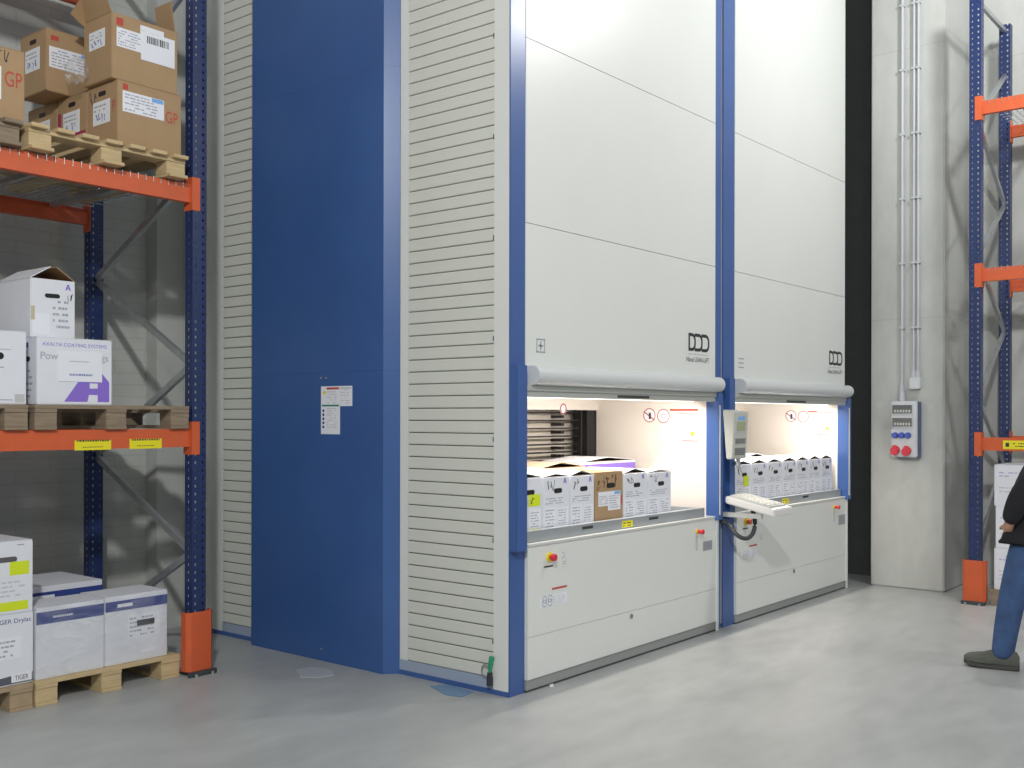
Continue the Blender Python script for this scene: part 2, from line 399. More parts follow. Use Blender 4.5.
# side of the first tower
t = L1
B('side_backing', GAP, t, .012, .03, .05, 2.96, .03, ZTOP - .031)
B('corner_trim', CREAM, t, 0, .012, .001, .115, .03, ZTOP)
B('corner_trim', CREAM, t, 0.001, .013, .83, .90, .03, ZTOP)
B('corner_trim', CREAM, t, 0, .012, 2.79, 3.0, .03, ZTOP)
B('side_foot', BLUE, t, -.004, .04, .001, 3.0, 0, .03)
B('foot_ledge', mat('ledge_bluegrey', (.33, .40, .52), .5), t, .0, .02, .115, 2.79, .0301, .095)
for ya, yb in ((.116, .829), (2.30, 2.789)):
    tmpl = None; z = .097
    while z < ZTOP - .04:
        z1 = min(z + .0765, ZTOP - .01)
        if tmpl is None:
            prof = [(.0119, ya, z), (.003, ya, z + .003), (.0015, ya, z + .010), (.0015, ya, z + .066), (.003, ya, z + .0715), (.0119, ya, z + .0715)]
            tmpl = MB().prism(prof, (0, yb - ya, 0)).build('slat', SLAT, t)
            tmpl.location.z = 0; z0 = z
        else:
            c = tmpl.copy(); COL.objects.link(c); c.location.z = z - z0
        z += .0765
for k in range(9):
    z = .30 + k * .6
    B('clip', DGREY, t, -.002, .0009, .117, .122, z, z + .03)
# blue shaft cover, three stacked sheets with a chamfered front edge
pl = [(0.0, .902), (-.080, .972), (-.080, 2.325), (0.0, 2.44)]
for za, zb in ((.0, 1.945), (1.9457, 3.895), (3.8956, ZTOP)):
    MB().prism([(x, y, za) for x, y in pl], (0, 0, zb - za)).build('shaft_cover', BLUE_D, t)
a, b = on(321, 434, x=-.081), on(340, 386, x=-.081)
sl = slab('label', PAPER, t, (-.0803, a.y, a.z), (0, b.y - a.y, 0), (0, 0, b.z - a.z), (-.0012, 0, 0))
W_, H_ = b.y - a.y, b.z - a.z
X_ = -.0816
slab('heading', REDINK, sl, (X_, a.y + W_ * .3, b.z - .022), (0, W_ * .65, 0), (0, 0, .014), (-.0005, 0, 0))
slab('green_band', mat('green_ink', (.02, .22, .12), .6), sl, (X_, a.y + W_ * .05, a.z + H_ * .58), (0, W_ * .9, 0), (0, 0, .011), (-.0005, 0, 0))
for k in range(5):
    MB().tube([(X_ - .0006, a.y + W_ * .13, a.z + H_ * (.15 + .085 * k)), (X_, a.y + W_ * .13, a.z + H_ * (.15 + .085 * k))], .010, 12).build('pictogram', NAVY, sl)
MB().prism([(X_ - .0005, a.y + W_ * .08, a.z + H_ * .84), (X_ - .0005, a.y + W_ * .28, a.z + H_ * .84), (X_ - .0005, a.y + W_ * .18, a.z + H_ * .93)], (.0004, 0, 0)).build('warning_triangle', YEL, sl)
printing(sl, (X_, a.y + W_ * .32, a.z + H_ * .12), (0, W_ * .6, 0), (0, 0, H_ * .44), (-.0005, 0, 0), 9, mat('pale_ink', (.55, .57, .62), .6), 3)
printing(sl, (X_, a.y + W_ * .32, a.z + H_ * .63), (0, W_ * .6, 0), (0, 0, H_ * .28), (-.0005, 0, 0), 5, MATS['pale_ink'], 4)
c = on(352, 406, x=-.081)
s2 = slab('label', PAPER, t, (-.0803, b.y - .002, c.z), (0, c.y - b.y, 0), (0, 0, b.z - c.z), (-.0011, 0, 0))
printing(s2, (X_, b.y - .01, c.z + .01), (0, (c.y - b.y) * .8, 0), (0, 0, (b.z - c.z) * .8), (-.0005, 0, 0), 6, MATS['pale_ink'], 5)
slab('heading', MATS['pale_ink'], s2, (X_, b.y - .004, b.z - .02), (0, (c.y - b.y) * .9, 0), (0, 0, .010), (-.0005, 0, 0))
for (u, v) in ((321, 378), (326, 378), (321, 649)):
    p = on(u, v, x=-.081); MB().tube([(-.084, p.y, p.z), (-.0795, p.y, p.z)], .008, 10).build('screw', GALV, t)

def logo(parent, x0, x1, z0, z1, y):
    mb = MB(); n = 3; w = (x1 - x0) / n; st = .024
    H = z1 - z0; N = 10
    for k in range(n):
        xa = x0 + k * w; xb = xa + w * 1.06; r = min(w * .62, H * .42)
        def path(ins):
            o = []
            L, R_, b_, t_ = xa + (ins if k == 0 else -w * .12), xb - ins, z0 + ins, z1 - ins
            rr = max(r - ins, .004)
            o = [(L, b_)] + [(R_ - rr + rr * math.sin(a), b_ + rr - rr * math.cos(a)) for a in [math.pi / 2 * i / N for i in range(N + 1)]]
            o += [(R_ - rr + rr * math.cos(a), t_ - rr + rr * math.sin(a)) for a in [math.pi / 2 * i / N for i in range(N + 1)]] + [(L, t_)]
            return o
        A, Bp = path(0), path(st)
        vs = [(x, y, z) for x, z in A] + [(x, y, z) for x, z in Bp]; m_ = len(A)
        fs = [(i, i + 1, m_ + i + 1, m_ + i) for i in range(m_ - 1)]
        if k == 0: fs.append((m_ - 1, 0, m_, 2 * m_ - 1))
        mb.poly(vs, fs)
    return mb.build('logo', INK, parent)
YF = -.0126
for (tt, x0, x1, tx) in ((L1, 2.090, 2.405, 2.06), (L2, 4.735, 5.05, 4.705)):
    logo(tt, x0, x1, 2.142, 2.276, YF)
    text('tagline', 'STORAGE & RETRIEVAL', GINK, tt, (x0, YF, 2.117), (1, 0, 0), (0, 0, 1), (0, -1, 0), h=.011, wd=.27) if False else \
        printing(tt, (x0, YF, 2.113), (.30, 0, 0), (0, 0, .014), (0, -.0004, 0), 1, GINK, 2, 1, 'tagline')
    text('lettering', 'Hänel LEAN-LIFT', INK, tt, (tx, YF, 2.062), (1, 0, 0), (0, 0, 1), (0, -1, 0), h=.036, wd=.345)
# small square emblem
for (tt, xc, zc, k) in ((L1, .29, 2.082, 0), (L2, 2.94, 2.085, 1)):
    mb = MB(); h = .042
    if k == 0:
        for a, b, c, d in ((-h, h, h - .008, h), (-h, h, -h, -h + .008), (-h, -h + .008, -h, h), (h - .008, h, -h, h), (-.025, .025, -.006, .006), (-.006, .006, -.025, .025)):
            mb.box(xc + a, xc + b, YF - .0006, YF, zc + c, zc + d)
    else:
        for j in range(3): mb.box(xc - .045, xc + .045, YF - .0006, YF, zc - .04 + j * .035, zc - .03 + j * .035)
    mb.build('emblem', GINK, tt)
# controls on the lower fronts
YL = -.0302
def estop(parent, u, v, col=RED):
    p = on(u, v, y=YL)
    MB().tube([(p.x, YL - .012, p.z), (p.x, YL, p.z)], .029, 20).build('emergency_collar', YEL, parent)
    MB().tube([(p.x, YL - .05, p.z), (p.x, YL - .034, p.z), (p.x, YL - .012, p.z)], [.021, .024, .014], 18).build('emergency_button', col, parent, smooth=True)
    slab('button_text', INK, parent, (p.x - .05, YL, p.z - .062), (.09, 0, 0), (0, 0, .010), (0, -.0008, 0))
estop(L1, 549, 557); estop(L2, 745.5, 521.5, ORINK)
flat_label(L1, 561, 549, 567.5, 567, YL, MATS['cream_paint'], 6, GINK, 3)
flat_label(L2, 760, 533, 763, 541, YL, MATS['cream_paint'], 4, GINK, 3)
for tt, (u0, v0, u1, v1), (h0, h1, hv) in ((L1, (539.5, 591.5, 567, 608), (552, 567, 589)), (L2, (741.5, 549, 757, 559.5), (749, 757, 546))):
    l = flat_label(tt, u0, v0, u1, v1, YL, PAPER, 0)
    a, b = on(u0, v1, y=YL), on(u1, v0, y=YL); w_, h_ = b.x - a.x, b.z - a.z
    for i in range(2):
        for j in range(2):
            MB().disc_ring((a.x + w_ * (.17 + .2 * i), YL - .0013, a.z + h_ * (.33 + .36 * j)), (1, 0, 0), (0, 0, 1), .018, .023, (0, -1, 0)).build('pictogram', GINK, l)
    printing(l, (a.x + w_ * .5, YL - .0013, a.z + h_ * .1), (w_ * .45, 0, 0), (0, 0, h_ * .8), (0, -.0006, 0), 5, MATS['pale_ink'], 9)
    a, b = on(h0, hv + 1, y=YL), on(h1, hv - 1, y=YL)
    slab('red_line', REDINK, tt, (a.x, YL, a.z), (b.x - a.x, 0, 0), (0, 0, .012), (0, -.0008, 0))
for tt, (u, v) in ((L1, (631, 616)), (L2, (793.5, 571))):
    p = on(u, v, y=YL)
    k_ = MB().tube([(p.x, YL - .008, p.z), (p.x, YL, p.z)], .017, 14).build('lock', GALV, tt)
    B('keyhole', INK, k_, p.x - .004, p.x + .004, YL - .0085, YL - .0078, p.z - .011, p.z + .011)
for tt, (u, v), (pu0, pv0, pu1, pv1) in ((L1, (697, 531.5), (703, 540, 712, 551)), (L2, (834, 507), (838.5, 514, 845, 525))):
    p = on(u, v, y=YL)
    k_ = MB().tube([(p.x, YL - .012, p.z), (p.x, YL, p.z)], .018, 16).build('key_switch', YEL, tt)
    MB().tube([(p.x, YL - .055, p.z), (p.x, YL - .012, p.z)], [.019, .012], 14).build('switch_knob', RED, k_)
    slab('key_tag', GREYPL, k_, (p.x - .012, YL, p.z - .14), (.02, 0, 0), (0, 0, .11), (0, -.003, 0))
    a, b = on(pu0, pv1, y=YL), on(pu1, pv0, y=YL)
    slab('type_plate', mat('plate_grey', (.36, .38, .42), .4, .3), tt, (a.x, YL, a.z), (min(b.x, (2.503 if tt is L1 else 5.116)) - a.x, 0, 0), (0, 0, b.z - a.z), (0, -.002, 0))
# hanging prohibition sign under the first lintel
c = on(563.5, 409, y=1.05)
d = MB().tube([(c.x, 1.052, c.z), (c.x, 1.0549, c.z)], .045, 20).build('prohibition_sign', PAPER, L1)
MB().disc_ring((c.x, 1.0515, c.z), (1, 0, 0), (0, 0, 1), .032, .044, (0, -1, 0)).build('red_ring', MATS['sign_red'], d)

# ------------------------------------------------------------------ trays
def tray(label, x0, x1, yl, marks):
    t = thing('storage_tray', label, 'tray', ((x0 + x1) / 2, .5, .8885))
    B('tray_floor', STEEL, t, x0, x1, .03, .98, .905, .917)
    f = MB().box(x0, x1, .004, .03, .8895, .958).box(x0, x1, .0305, .05, .946, .958).build('front_lip', STEEL, t)
    for xa in (x0, x1 - .02): B('side_lip', STEEL, t, xa, xa + .019, .051, .98, .9175, .955)
    B('rear_lip', STEEL, t, x0, x1, .9805, 1.0, .8895, .955)
    for xa in marks: B('finger_slot', INK, f, xa - .06, xa + .06, .002, .0045, .924, .942)
    l = slab('label', YEL, f, (yl - .065, .004, .897), (.13, 0, 0), (0, 0, .045), (0, -.0012, 0))
    printing(l, (yl - .055, .0028, .900), (.11, 0, 0), (0, 0, .036), (0, -.0005, 0), 2, INK, 5)
    return t
xs = [on(u, v, y=0).x for u, v in ((588, 529), (654, 519.5), (628, 524), (806, 498.5), (786, 501))]
tray('grey steel tray holding one brown and several white boxes', .126, 2.37, xs[2], (xs[0], xs[1]))
tray('grey steel tray holding a row of white boxes only, behind the keyboard shelf', 2.86, 5.06, xs[4], (xs[3],))

# ================================================================== CARTONS
def carton(label, x0, x1, y0, y1, z0, z1, mt=WHITEB, tent=0, rot=0, group=None, name='cardboard_box', tape=False):
    t = thing(name, label, 'box', ((x0 + x1) / 2, (y0 + y1) / 2, z0), group)
    B('body', mt, t, x0, x1, y0, y1, z0, z1 - .004, .004)
    xm = (x0 + x1) / 2
    if tent:
        B('inside', BROWN_D, t, x0 + .01, x1 - .01, y0 + .008, y1 - .008, z1 - .0039, z1 - .002)
        for a, b in ((x0 + .003, xm - .004), (x1 - .003, xm + .004)):
            MB().slab((a, y0 + .004, z1 - .004), (b - a, 0, tent), (0, y1 - y0 - .008, 0), (0, 0, .004)).build('flap', mt, t)
    else:
        B('flap', mt, t, x0 + .002, xm - .002, y0 + .002, y1 - .002, z1 - .0039, z1)
        B('flap', mt, t, xm + .002, x1 - .002, y0 + .002, y1 - .002, z1 - .0039, z1)
        if tape: B('tape', mat('tape', (.55, .48, .36), .25), t, xm - .03, xm + .03, y0 + .001, y1 - .001, z1, z1 + .0008)
    t.rotation_euler.z = math.radians(rot)
    return t
def slot(t, c, u, v, n, w=.085, h=.03, mt=BLACK):
    """hand hole: dark rounded slot on a face"""
    c, u, v, n = Vector(c), Vector(u), Vector(v), Vector(n); pts = []
    for k in range(16):
        a = 2 * math.pi * k / 16; x = (w / 2 - h / 2) * (1 if math.cos(a) > 0 else -1) + h / 2 * math.cos(a)
        pts.append(c + u * x + v * (h / 2 * math.sin(a)) + n * .0012)
    return MB().prism(pts, -n * .0011).build('hand_hole', mt, t)
def A_mark(t, o, u, v, n, s):
    """letter A cut as a bold trapezium with counter and crossbar"""
    o, u, v, n = map(Vector, (o, u, v, n)); n = n * .0009
    P = lambda x, y: o + u * (x * s) + v * (y * s) + n
    mb = MB()
    mb.poly([P(0, 0), P(.28, 0), P(.56, 1), P(.36, 1)], [(0, 1, 2, 3)])
    mb.poly([P(.72, 0), P(1, 0), P(.64, 1), P(.44, 1)], [(0, 1, 2, 3)])
    mb.poly([P(.36, .28), P(.64, .28), P(.60, .5), P(.42, .5)], [(0, 1, 2, 3)])
    return mb.build('logo', PURP, t)
FY = (1, 0, 0), (0, 0, 1), (0, -1, 0)
def tray_box_front(t, x0, x1, y, z0, z1, seed, mark=True, lime=False):
    rnd = random.Random(seed); w, h = x1 - x0, z1 - z0; U, V, N = map(Vector, FY)
    slot(t, (x0 + w * .56, y, z0 + h * .74), U, V, N, .085, .032)
    if mark: A_mark(t, (x0 + w * .76, y, z0 + h * .86), U, V, N, .036)
    scribble(t, (x0 + w * .12, y - .0004, z0 + h * .74), U * (w * .32), V * (h * .2), N * .0005, INK, 2, seed, .004)
    printing(t, (x0 + w * .1, y - .0004, z0 + h * .5), U * (w * .82), V * (h * .13), N * .0005, 3, GINK, seed + 1)
    for k, (fx, fz, fw, fh) in enumerate(((.06, .06, .42, .40), (.54, .10, .40, .34))):
        l = slab('label', PAPER, t, (x0 + w * fx, y, z0 + h * fz), U * (w * fw), V * (h * fh), N * .001)
        printing(l, (x0 + w * (fx + .03), y - .001, z0 + h * (fz + .03)), U * (w * (fw - .06)), V * (h * (fh - .06)), N * .0005, 6, GINK, seed + 7 + k)
YB = .075; ZB = .918
edges = [.146, .425, .716, .995, 1.345, 1.66, 1.995]
heads = [.36, .355, .352, .36, .342, .335]
labs = ['white box with lime labels at the end of the tray by the blue guide', 'white box beside the lime-labelled box on the steel tray',
        'white box with lifted flaps touching the brown box on the steel tray', 'brown box among white boxes on the steel tray',
        'white box with lifted flaps between the brown box and the end box', 'white box at the free end of the row on the steel tray']
for k in range(6):
    x0, x1 = edges[k] + .004, edges[k + 1] - .004; h = heads[k]; br = k == 3
    y = YB
    t = carton(labs[k], x0, x1, y, y + .40, ZB, ZB + h, BROWN if br else WHITEB, tent=(.022, .016, .03, 0, .028, .014)[k], group='boxes in the front row of the first tray')
    if br:
        w = x1 - x0; U, V, N = map(Vector, FY)
        slot(t, (x0 + w * .55, y, ZB + h * .74), U, V, N, .10, .035)
        scribble(t, (x0 + w * .06, y - .0004, ZB + h * .66), U * (w * .8), V * (h * .3), N * .0005, mat('brown_ink', (.10, .05, .03), .7), 5, 3, .005)
        for j, (fx, fz, fw, fh) in enumerate(((.12, .36, .4, .27), (.46, .27, .44, .36))):
            l = slab('label', PAPER, t, (x0 + w * fx, y, ZB + h * fz), U * (w * fw), V * (h * fh), N * (.001 + .0006 * j))
            printing(l, (x0 + w * (fx + .03), y - .0017, ZB + h * (fz + .03)), U * (w * (fw - .06)), V * (h * (fh - .1)), N * .0005, 6, GINK, j)
        slab('label_band', SKYL, l, (x0 + w * .68, y - .0018, ZB + h * .57), U * (w * .2), V * (h * .055), N * .0004)
        slab('red_mark', REDINK, t, (x0 + w * .92, y, ZB + h * .38), U * (w * .06), V * (h * .16), N * .0006)
    else:
        tray_box_front(t, x0, x1, y, ZB, ZB + h, 10 + k, k > 0)
        if k == 0:
            w = x1 - x0; U, V, N = map(Vector, FY)
            for fz, fh in ((.50, .20), (.02, .09)):
                l = slab('lime_label', LIME, t, (x0 + w * .5, y - .0012, ZB + h * fz), U * (w * .42), V * (h * fh), N * .001)
            scribble(l, (x0 + w * .56, y - .0023, ZB + h * .53), U * (w * .2), V * (h * .13), N * .0005, INK, 1, 4, .005)
t = carton('white box with flat top in the rear row, behind the lime-labelled box', .30, .90, .50, .93, ZB, ZB + .385, WHITEB, tape=True)
t = carton('pale brown box with gaping top in the rear row of the steel tray', .93, 1.50, .50, .90, ZB, ZB + .375, mat('pale_card', (.62, .50, .38), .7, var=.05), tent=.035)
t = carton('low white box with purple band in the rear row, behind the brown box', 1.56, 2.33, .60, .96, ZB, ZB + .395, WHITEB, tent=.03)
slab('purple_band', PURP, t, (1.562, .60, ZB + .32), (.766, 0, 0), (0, 0, .055), (0, -.0012, 0))
# second tray
cs = [on(u, 480, y=.1).x for u in (741, 756.5, 772, 787, 801, 811.5, 825)]
bd = [cs[0] - .155] + [(a + b) / 2 for a, b in zip(cs, cs[1:])] + [cs[-1] + .112]
for k in range(7):
    x0, x1 = bd[k] + .003, bd[k + 1] - .003; h = .345
    t = carton('white box with lime sticker beside the terminal post on the second tray' if k == 0 else
               'slim white box, %s from the terminal post in the second tray' % ('', 'second', 'third', 'fourth', 'fifth', 'sixth', 'last')[k], x0, x1, YB, YB + .40, ZB, ZB + h, WHITEB, tent=.026, group='white boxes in the second tray')
    tray_box_front(t, x0, x1, YB, ZB, ZB + h, 40 + k, k > 0)
    if k == 0: slab('lime_label', LIME, t, ((x0 + x1) / 2 + .0, YB - .0012, ZB + .16), (.09, 0, 0), (0, 0, .085), (0, -.001, 0))
for k, (x0, x1, h) in enumerate(((3.55, 4.05, .40), (4.07, 4.5, .365))):
    carton(('tall white box in the rear row of the second tray' , 'white box with lifted flaps in the rear row of the second tray')[k],
           x0, x1, .50, .9, ZB, ZB + h, WHITEB, tent=(0, .03)[k])

# ================================================================== CONTROL TERMINAL
ct = thing('control_terminal', 'cream control terminal with small screen, keypad and keyboard shelf on blue post', 'terminal', (2.6, -.15, .5))
KP = mat('terminal_cream', (.53, .55, .51), .4)
Yf = -.30; xa, xb = on(735, 430, y=Yf).x, on(748.5, 430, y=Yf).x
yb_ = on(722.5, 430, x=xa).y
zt, zb = on(740, 409.5, y=Yf).z, on(740, 459, y=Yf).z
MB().prism([(xa, yb_, zt), (xa, Yf, zt - .02), (xa, Yf + .02, zb), (xa, yb_ - .03, zb)], (xb - xa, 0, 0)).build('housing', KP, ct, .006)
def onf(fx, fz, off=0):   # point on the sloping front face
    z = zb + (zt - .02 - zb) * fz; y = Yf + .02 * (1 - fz)
    return Vector((xa + (xb - xa) * fx, y - off, z))
def fpl(name, mt, x0, x1, z0, z1, par=ct, th=.002):
    o = onf(x0, z0); u = onf(x1, z0) - o; v = onf(x0, z1) - o
    return slab(name, mt, par, o, u, v, (0, -th, 0))
fpl('screen_bezel', GREYPL, .10, .88, .56, .93)
fpl('screen', SCREEN, .16, .80, .60, .80, th=.003)
fpl('logo_plate', SKYL, .25, .75, .83, .91, th=.003)
for r0, r1, n in ((.33, .44, 3), (.08, .24, 4)):
    pd = fpl('keypad', mat('keypad_grey', (.33, .34, .34), .5), .12, .88, r0, r1)
    for i in range(4):
        for j in range(3 if n == 3 else 4):
            zz0 = r0 + (r1 - r0) * (j + .15) / (3 if n == 3 else 4); zz1 = r0 + (r1 - r0) * (j + .8) / (3 if n == 3 else 4)
            fpl('key', mat('key_dark', (.20, .21, .22), .5), .15 + .185 * i, .29 + .185 * i, zz0, zz1, pd, .005)
MB().tube([(xb - .07, -.25, zb + .004), (xb - .07, -.25, zb - .06)], .016, 10).build('pivot', STEEL, ct)
MB().tube([(xb - .07, -.25, zb - .05), (2.68, -.12, zb - .05), (2.76, -.009, zb - .05)], .018, 10).build('pivot_arm', STEEL, ct)
# keyboard shelf, tilted towards the user
p0 = on(725, 496, y=-.08); xk0, zk0 = p0.x, p0.z
p1 = on(774.5, 510, x=xk0); yk1, zk1 = p1.y, p1.z
xk1 = on(793, 504.5, y=yk1).x; th = .055
vdir = Vector((0, yk1 + .08, zk1 - zk0))
ks = MB().slab((xk0, -.08, zk0 - th), (xk1 - xk0, 0, 0), vdir, (0, 0, th)).build('keyboard_shelf', mat('shelf_white', (.72, .73, .72), .4), ct, .008)
rnd = random.Random(3)
kb = MB().slab(Vector((xk0 + .02, -.08, zk0)) + vdir * .08, (xk1 - xk0 - .05, 0, 0), vdir * .8, (0, 0, .012)).build('keyboard', GREYPL, ks)
for i in range(10):
    for j in range(4):
        MB().slab(Vector((xk0 + .03 + j * (xk1 - xk0 - .07) / 4, -.08, zk0 + .012)) + vdir * (.10 + .076 * i), ((xk1 - xk0 - .07) / 4 * .8, 0, 0), vdir * .06, (0, 0, .006)).build('key', KP, kb)
zbk = on(735, 511.5, y=-.1).z
B('shelf_bracket', mat('bracket_grey', (.46, .48, .47), .4), ct, xk0 + .03, xk0 + .06, max(yk1 + .12, -.42), -.003, zbk - .035, zbk)
pts = [on(u, v, y=y) for u, v, y in ((721, 520.5, -.03), (727, 524, -.07), (734, 532, -.15), (741, 537.5, -.20), (748, 538, -.23), (753, 533, -.25), (755, 524, -.25), (754, 515, -.25), (752, 508, -.25))]
cv = []
for i in range(len(pts) - 1):
    for k in range(4):
        t_ = k / 4; P0, P1, P2, P3 = pts[max(i - 1, 0)], pts[i], pts[i + 1], pts[min(i + 2, len(pts) - 1)]
        cv.append(.5 * ((2 * P1) + (P2 - P0) * t_ + (2 * P0 - 5 * P1 + 4 * P2 - P3) * t_ ** 2 + (3 * P1 - P0 - 3 * P2 + P3) * t_ ** 3))
cv.append(pts[-1])
MB().tube(cv, .017, 10).build('cable_hose', DGREY, ct, smooth=True)

# strap hanging at the foot of the slatted side
st = thing('hanging_strap', 'green strap with black clip hanging at the foot of the slatted side', 'strap', (-.03, .14, .05))
p = on(492, 660, x=-.02)
MB().tube([(-.021, p.y, p.z + .02), (-.027, p.y + .005, p.z - .02), (-.028, p.y + .012, p.z - .08)], [.016, .014, .008], 8).build('webbing', GREEN, st)
MB().tube([(-.028, p.y + .01, p.z - .075), (-.028, p.y + .01, p.z - .15)], [.016, .020], 8).build('clip_body', INK, st)
MB().tube([(-.02, p.y + .05 + .03 * math.cos(a), p.z - .07 + .035 * math.sin(a)) for a in [k * math.pi / 6 for k in range(13)]], .005, 6).build('ring', GALV, st)

# ================================================================== PALLET RACKS
def perf(mb, axis, c, s0, s1, z0, z1, th, pitch=.05, hole=.017, strips=None):
    """perforated plate; axis 'x': plate spans x s0..s1 at y=c..c+th; 'y' the other way; strips = [(h0,h1)] hole columns"""
    def bx(a, b, za, zb):
        if axis == 'x': mb.box(a, b, c, c + th, za, zb)
        else: mb.box(c, c + th, a, b, za, zb)
    e = [s0] + [q for h in strips for q in h] + [s1]
    for i in range(0, len(e), 2): bx(e[i], e[i + 1], z0, z1)
    for h0, h1 in strips:
        z = z0
        while z < z1:
            bx(h0, h1, z, min(z + pitch - hole, z1)); z += pitch
def upright(t, cx, cy, ax, sgn, ztop, zb=.012):
    """ax: axis along the rack face; sgn: which way the perforated front faces on the other axis"""
    mb = MB(); w, dp, th = .10, .085, .003
    hw = w / 2; st = [(-.032, -.020), (.020, .032)]
    if ax == 'x':
        perf(mb, 'x', cy - dp / 2 if sgn < 0 else cy + dp / 2 - th, cx - hw, cx + hw, zb, ztop, th, strips=[(cx + a, cx + b) for a, b in st])
        for xx in (cx - hw, cx + hw - th): perf(mb, 'y', xx, cy - dp / 2 + th, cy + dp / 2 - th, zb, ztop, th, strips=[(cy - .006, cy + .006)])
    else:
        perf(mb, 'y', cx - dp / 2 if sgn < 0 else cx + dp / 2 - th, cy - hw, cy + hw, zb, ztop, th, strips=[(cy + a, cy + b) for a, b in st])
        for yy in (cy - hw, cy + hw - th): perf(mb, 'x', yy, cx - dp / 2 + th, cx + dp / 2 - th, zb, ztop, th, strips=[(cx - .006, cx + .006)])
    u = mb.build('upright', RACKBLUE, t)
    B('foot_plate', DGREY, u, cx - .07, cx + .07, cy - .07, cy + .07, 0, .0119)
    return u
def rack(name, label, ax, front, rear, ends, levels, ztop, zig, third, decks, orient):
    """ax 'x': beams run along x, front/rear are y positions; ends: two positions along the axis"""
    P = (lambda a, d, z: (a, d, z)) if ax == 'x' else (lambda a, d, z: (d, a, z))
    mid = P(sum(ends) / 2, (front + rear) / 2, 0)
    t = thing(name, label, 'pallet rack', mid)
    def bx(mb, a0, a1, d0, d1, z0, z1):
        p, q = P(a0, d0, z0), P(a1, d1, z1)
        return mb.box(min(p[0], q[0]), max(p[0], q[0]), min(p[1], q[1]), max(p[1], q[1]), z0, z1)
    for e in ends:
        for k, d in enumerate((front, rear)):
            p = P(e, d, 0); upright(t, p[0], p[1], ax, -1, ztop)
        for (za, sa), (zb, sb) in zip(zig, zig[1:]):
            d0 = (front + .03, rear - .03)
            MB().bar(P(e, d0[sa], za), P(e, d0[sb], zb), .03, .042).build('brace', GALV, t)
        MB().bar(P(e, front + .03, ztop - .06), P(e, rear - .03, ztop - .06), .03, .04).build('brace', GALV, t)
    e0, e1 = min(ends) + .051, max(ends) - .051
    for li, z in enumerate(levels):                       # z = top of the beam
        h = .115
        for k, d in enumerate((front, rear)):
            s = -1 if k == 0 else 1
            # stepped box beam with its low step on the inner side
            mb = MB(); bx(mb, e0, e1, d - .025 * 1, d + .025, z - h, z - .028)
            bx(mb, e0, e1, (d - .025) if k == 0 else (d - .0), (d + .0) if k == 0 else (d + .025), z - .028, z)
            o = mb.build('beam', ORANGE, t)
            for e, sg in ((min(ends), 1), (max(ends), -1)):
                c = MB(); bx(c, e + sg * -.002, e + sg * .051, d - .0475 if k == 0 else d + .0435, d - .0435 if k == 0 else d + .0475, z - .165, z + .045)
                bx(c, e + sg * .0505, e + sg * .056, d - .047, d + .045, z - .165, z + .045)
                pl_ = c.build('connector', ORANGE, o)
        if li in decks:
            mb = MB(); n = int((e1 - e0) / .052)
            for i in range(n):
                a = e0 + .03 + i * .052
                bx(mb, a, a + .004, front - .026, rear + .026, z + .0042, z + .0082)
                bx(mb, a, a + .004, front - .030, front - .026, z - .03, z + .0082)
            nd = 12
            for i in range(nd):
                d = front - .0 + (rear - front) * i / (nd - 1)
                bx(mb, e0 + .01, e1 - .01, d, d + .004, z + .0001, z + .0041)
            tag(mb.build('mesh_deck', GALV, t), kind='stuff')
            for i in range(5):
                a = e0 + (e1 - e0) * (i + .5) / 5
                mb = MB(); bx(mb, a - .02, a + .02, front + .027, rear - .027, z - .03, z - .0005)
                mb.build('deck_support', GALV, t)
    return t, P, bx
zigL = [(.15, 1), (.77, 0), (1.37, 1), (1.98, 0), (2.62, 1), (3.22, 0), (3.84, 1), (4.46, 0), (5.08, 1)]
RX = -.825
rkL, _, _ = rack('pallet_rack', 'blue and orange pallet rack with loaded shelves beside the slatted tower', 'x', 1.925, 3.17, (-3.62, RX), (1.57, 3.125, 4.675), 5.45, zigL, None, (1, 2), 'x')
zigR = [(.6, 1), (1.22, 0), (1.84, 0), (2.47, 1), (3.09, 0), (3.68, 1), (4.30, 0), (4.92, 1), (5.3, 0)]
zigR = [(.58, 0), (1.21, 1), (1.84, 0), (2.47, 1), (3.09, 0), (3.68, 1), (4.30, 0), (4.92, 1)]
rkR, _, _ = rack('pallet_rack', 'blue and orange pallet rack against the concrete wall behind the walking person', 'y', 5.04, 6.02, (-4.03, -1.235), (1.475, 2.965, 4.44), 5.41, zigR, None, (1, 2), 'y')
# yellow location labels on the beams
def beam_label(u0, v0, u1, v1, face, c, seed, mark=False):
    if face == 'y':
        a, b = on(u0, v1, y=c), on(u1, v0, y=c)
        l = slab('location_label', YEL, rkL, (a.x, c, a.z), (b.x - a.x, 0, 0), (0, 0, b.z - a.z), (0, -.0015, 0))
        printing(l, (a.x + .015, c - .0015, a.z + .042), (b.x - a.x - .03, 0, 0), (0, 0, .026), (0, -.0006, 0), 1, INK, seed, 1)
        printing(l, (a.x + .05, c - .0015, a.z + .012), (b.x - a.x - .1, 0, 0), (0, 0, .012), (0, -.0006, 0), 1, INK, seed + 1, 1)
    else:
        a, b = on(u0, v1, x=c), on(u1, v0, x=c); b.y = a.y - .33
        l = slab('location_label', YEL, rkR, (c, b.y, a.z), (0, a.y - b.y, 0), (0, 0, .075), (-.0015, 0, 0))
        slab('arrow_mark', INK, l, (c - .0016, a.y - .05, a.z + .02), (0, .03, 0), (0, 0, .035), (-.0005, 0, 0))
        printing(l, (c - .0016, a.y - .08, a.z + .015), (0, -.2, 0), (0, 0, .045), (-.0005, 0, 0), 2, INK, seed, 1)
beam_label(74.5, 440, 111, 450.5, 'y', 1.8995, 1); beam_label(129.5, 438.5, 161.5, 449, 'y', 1.8995, 5)
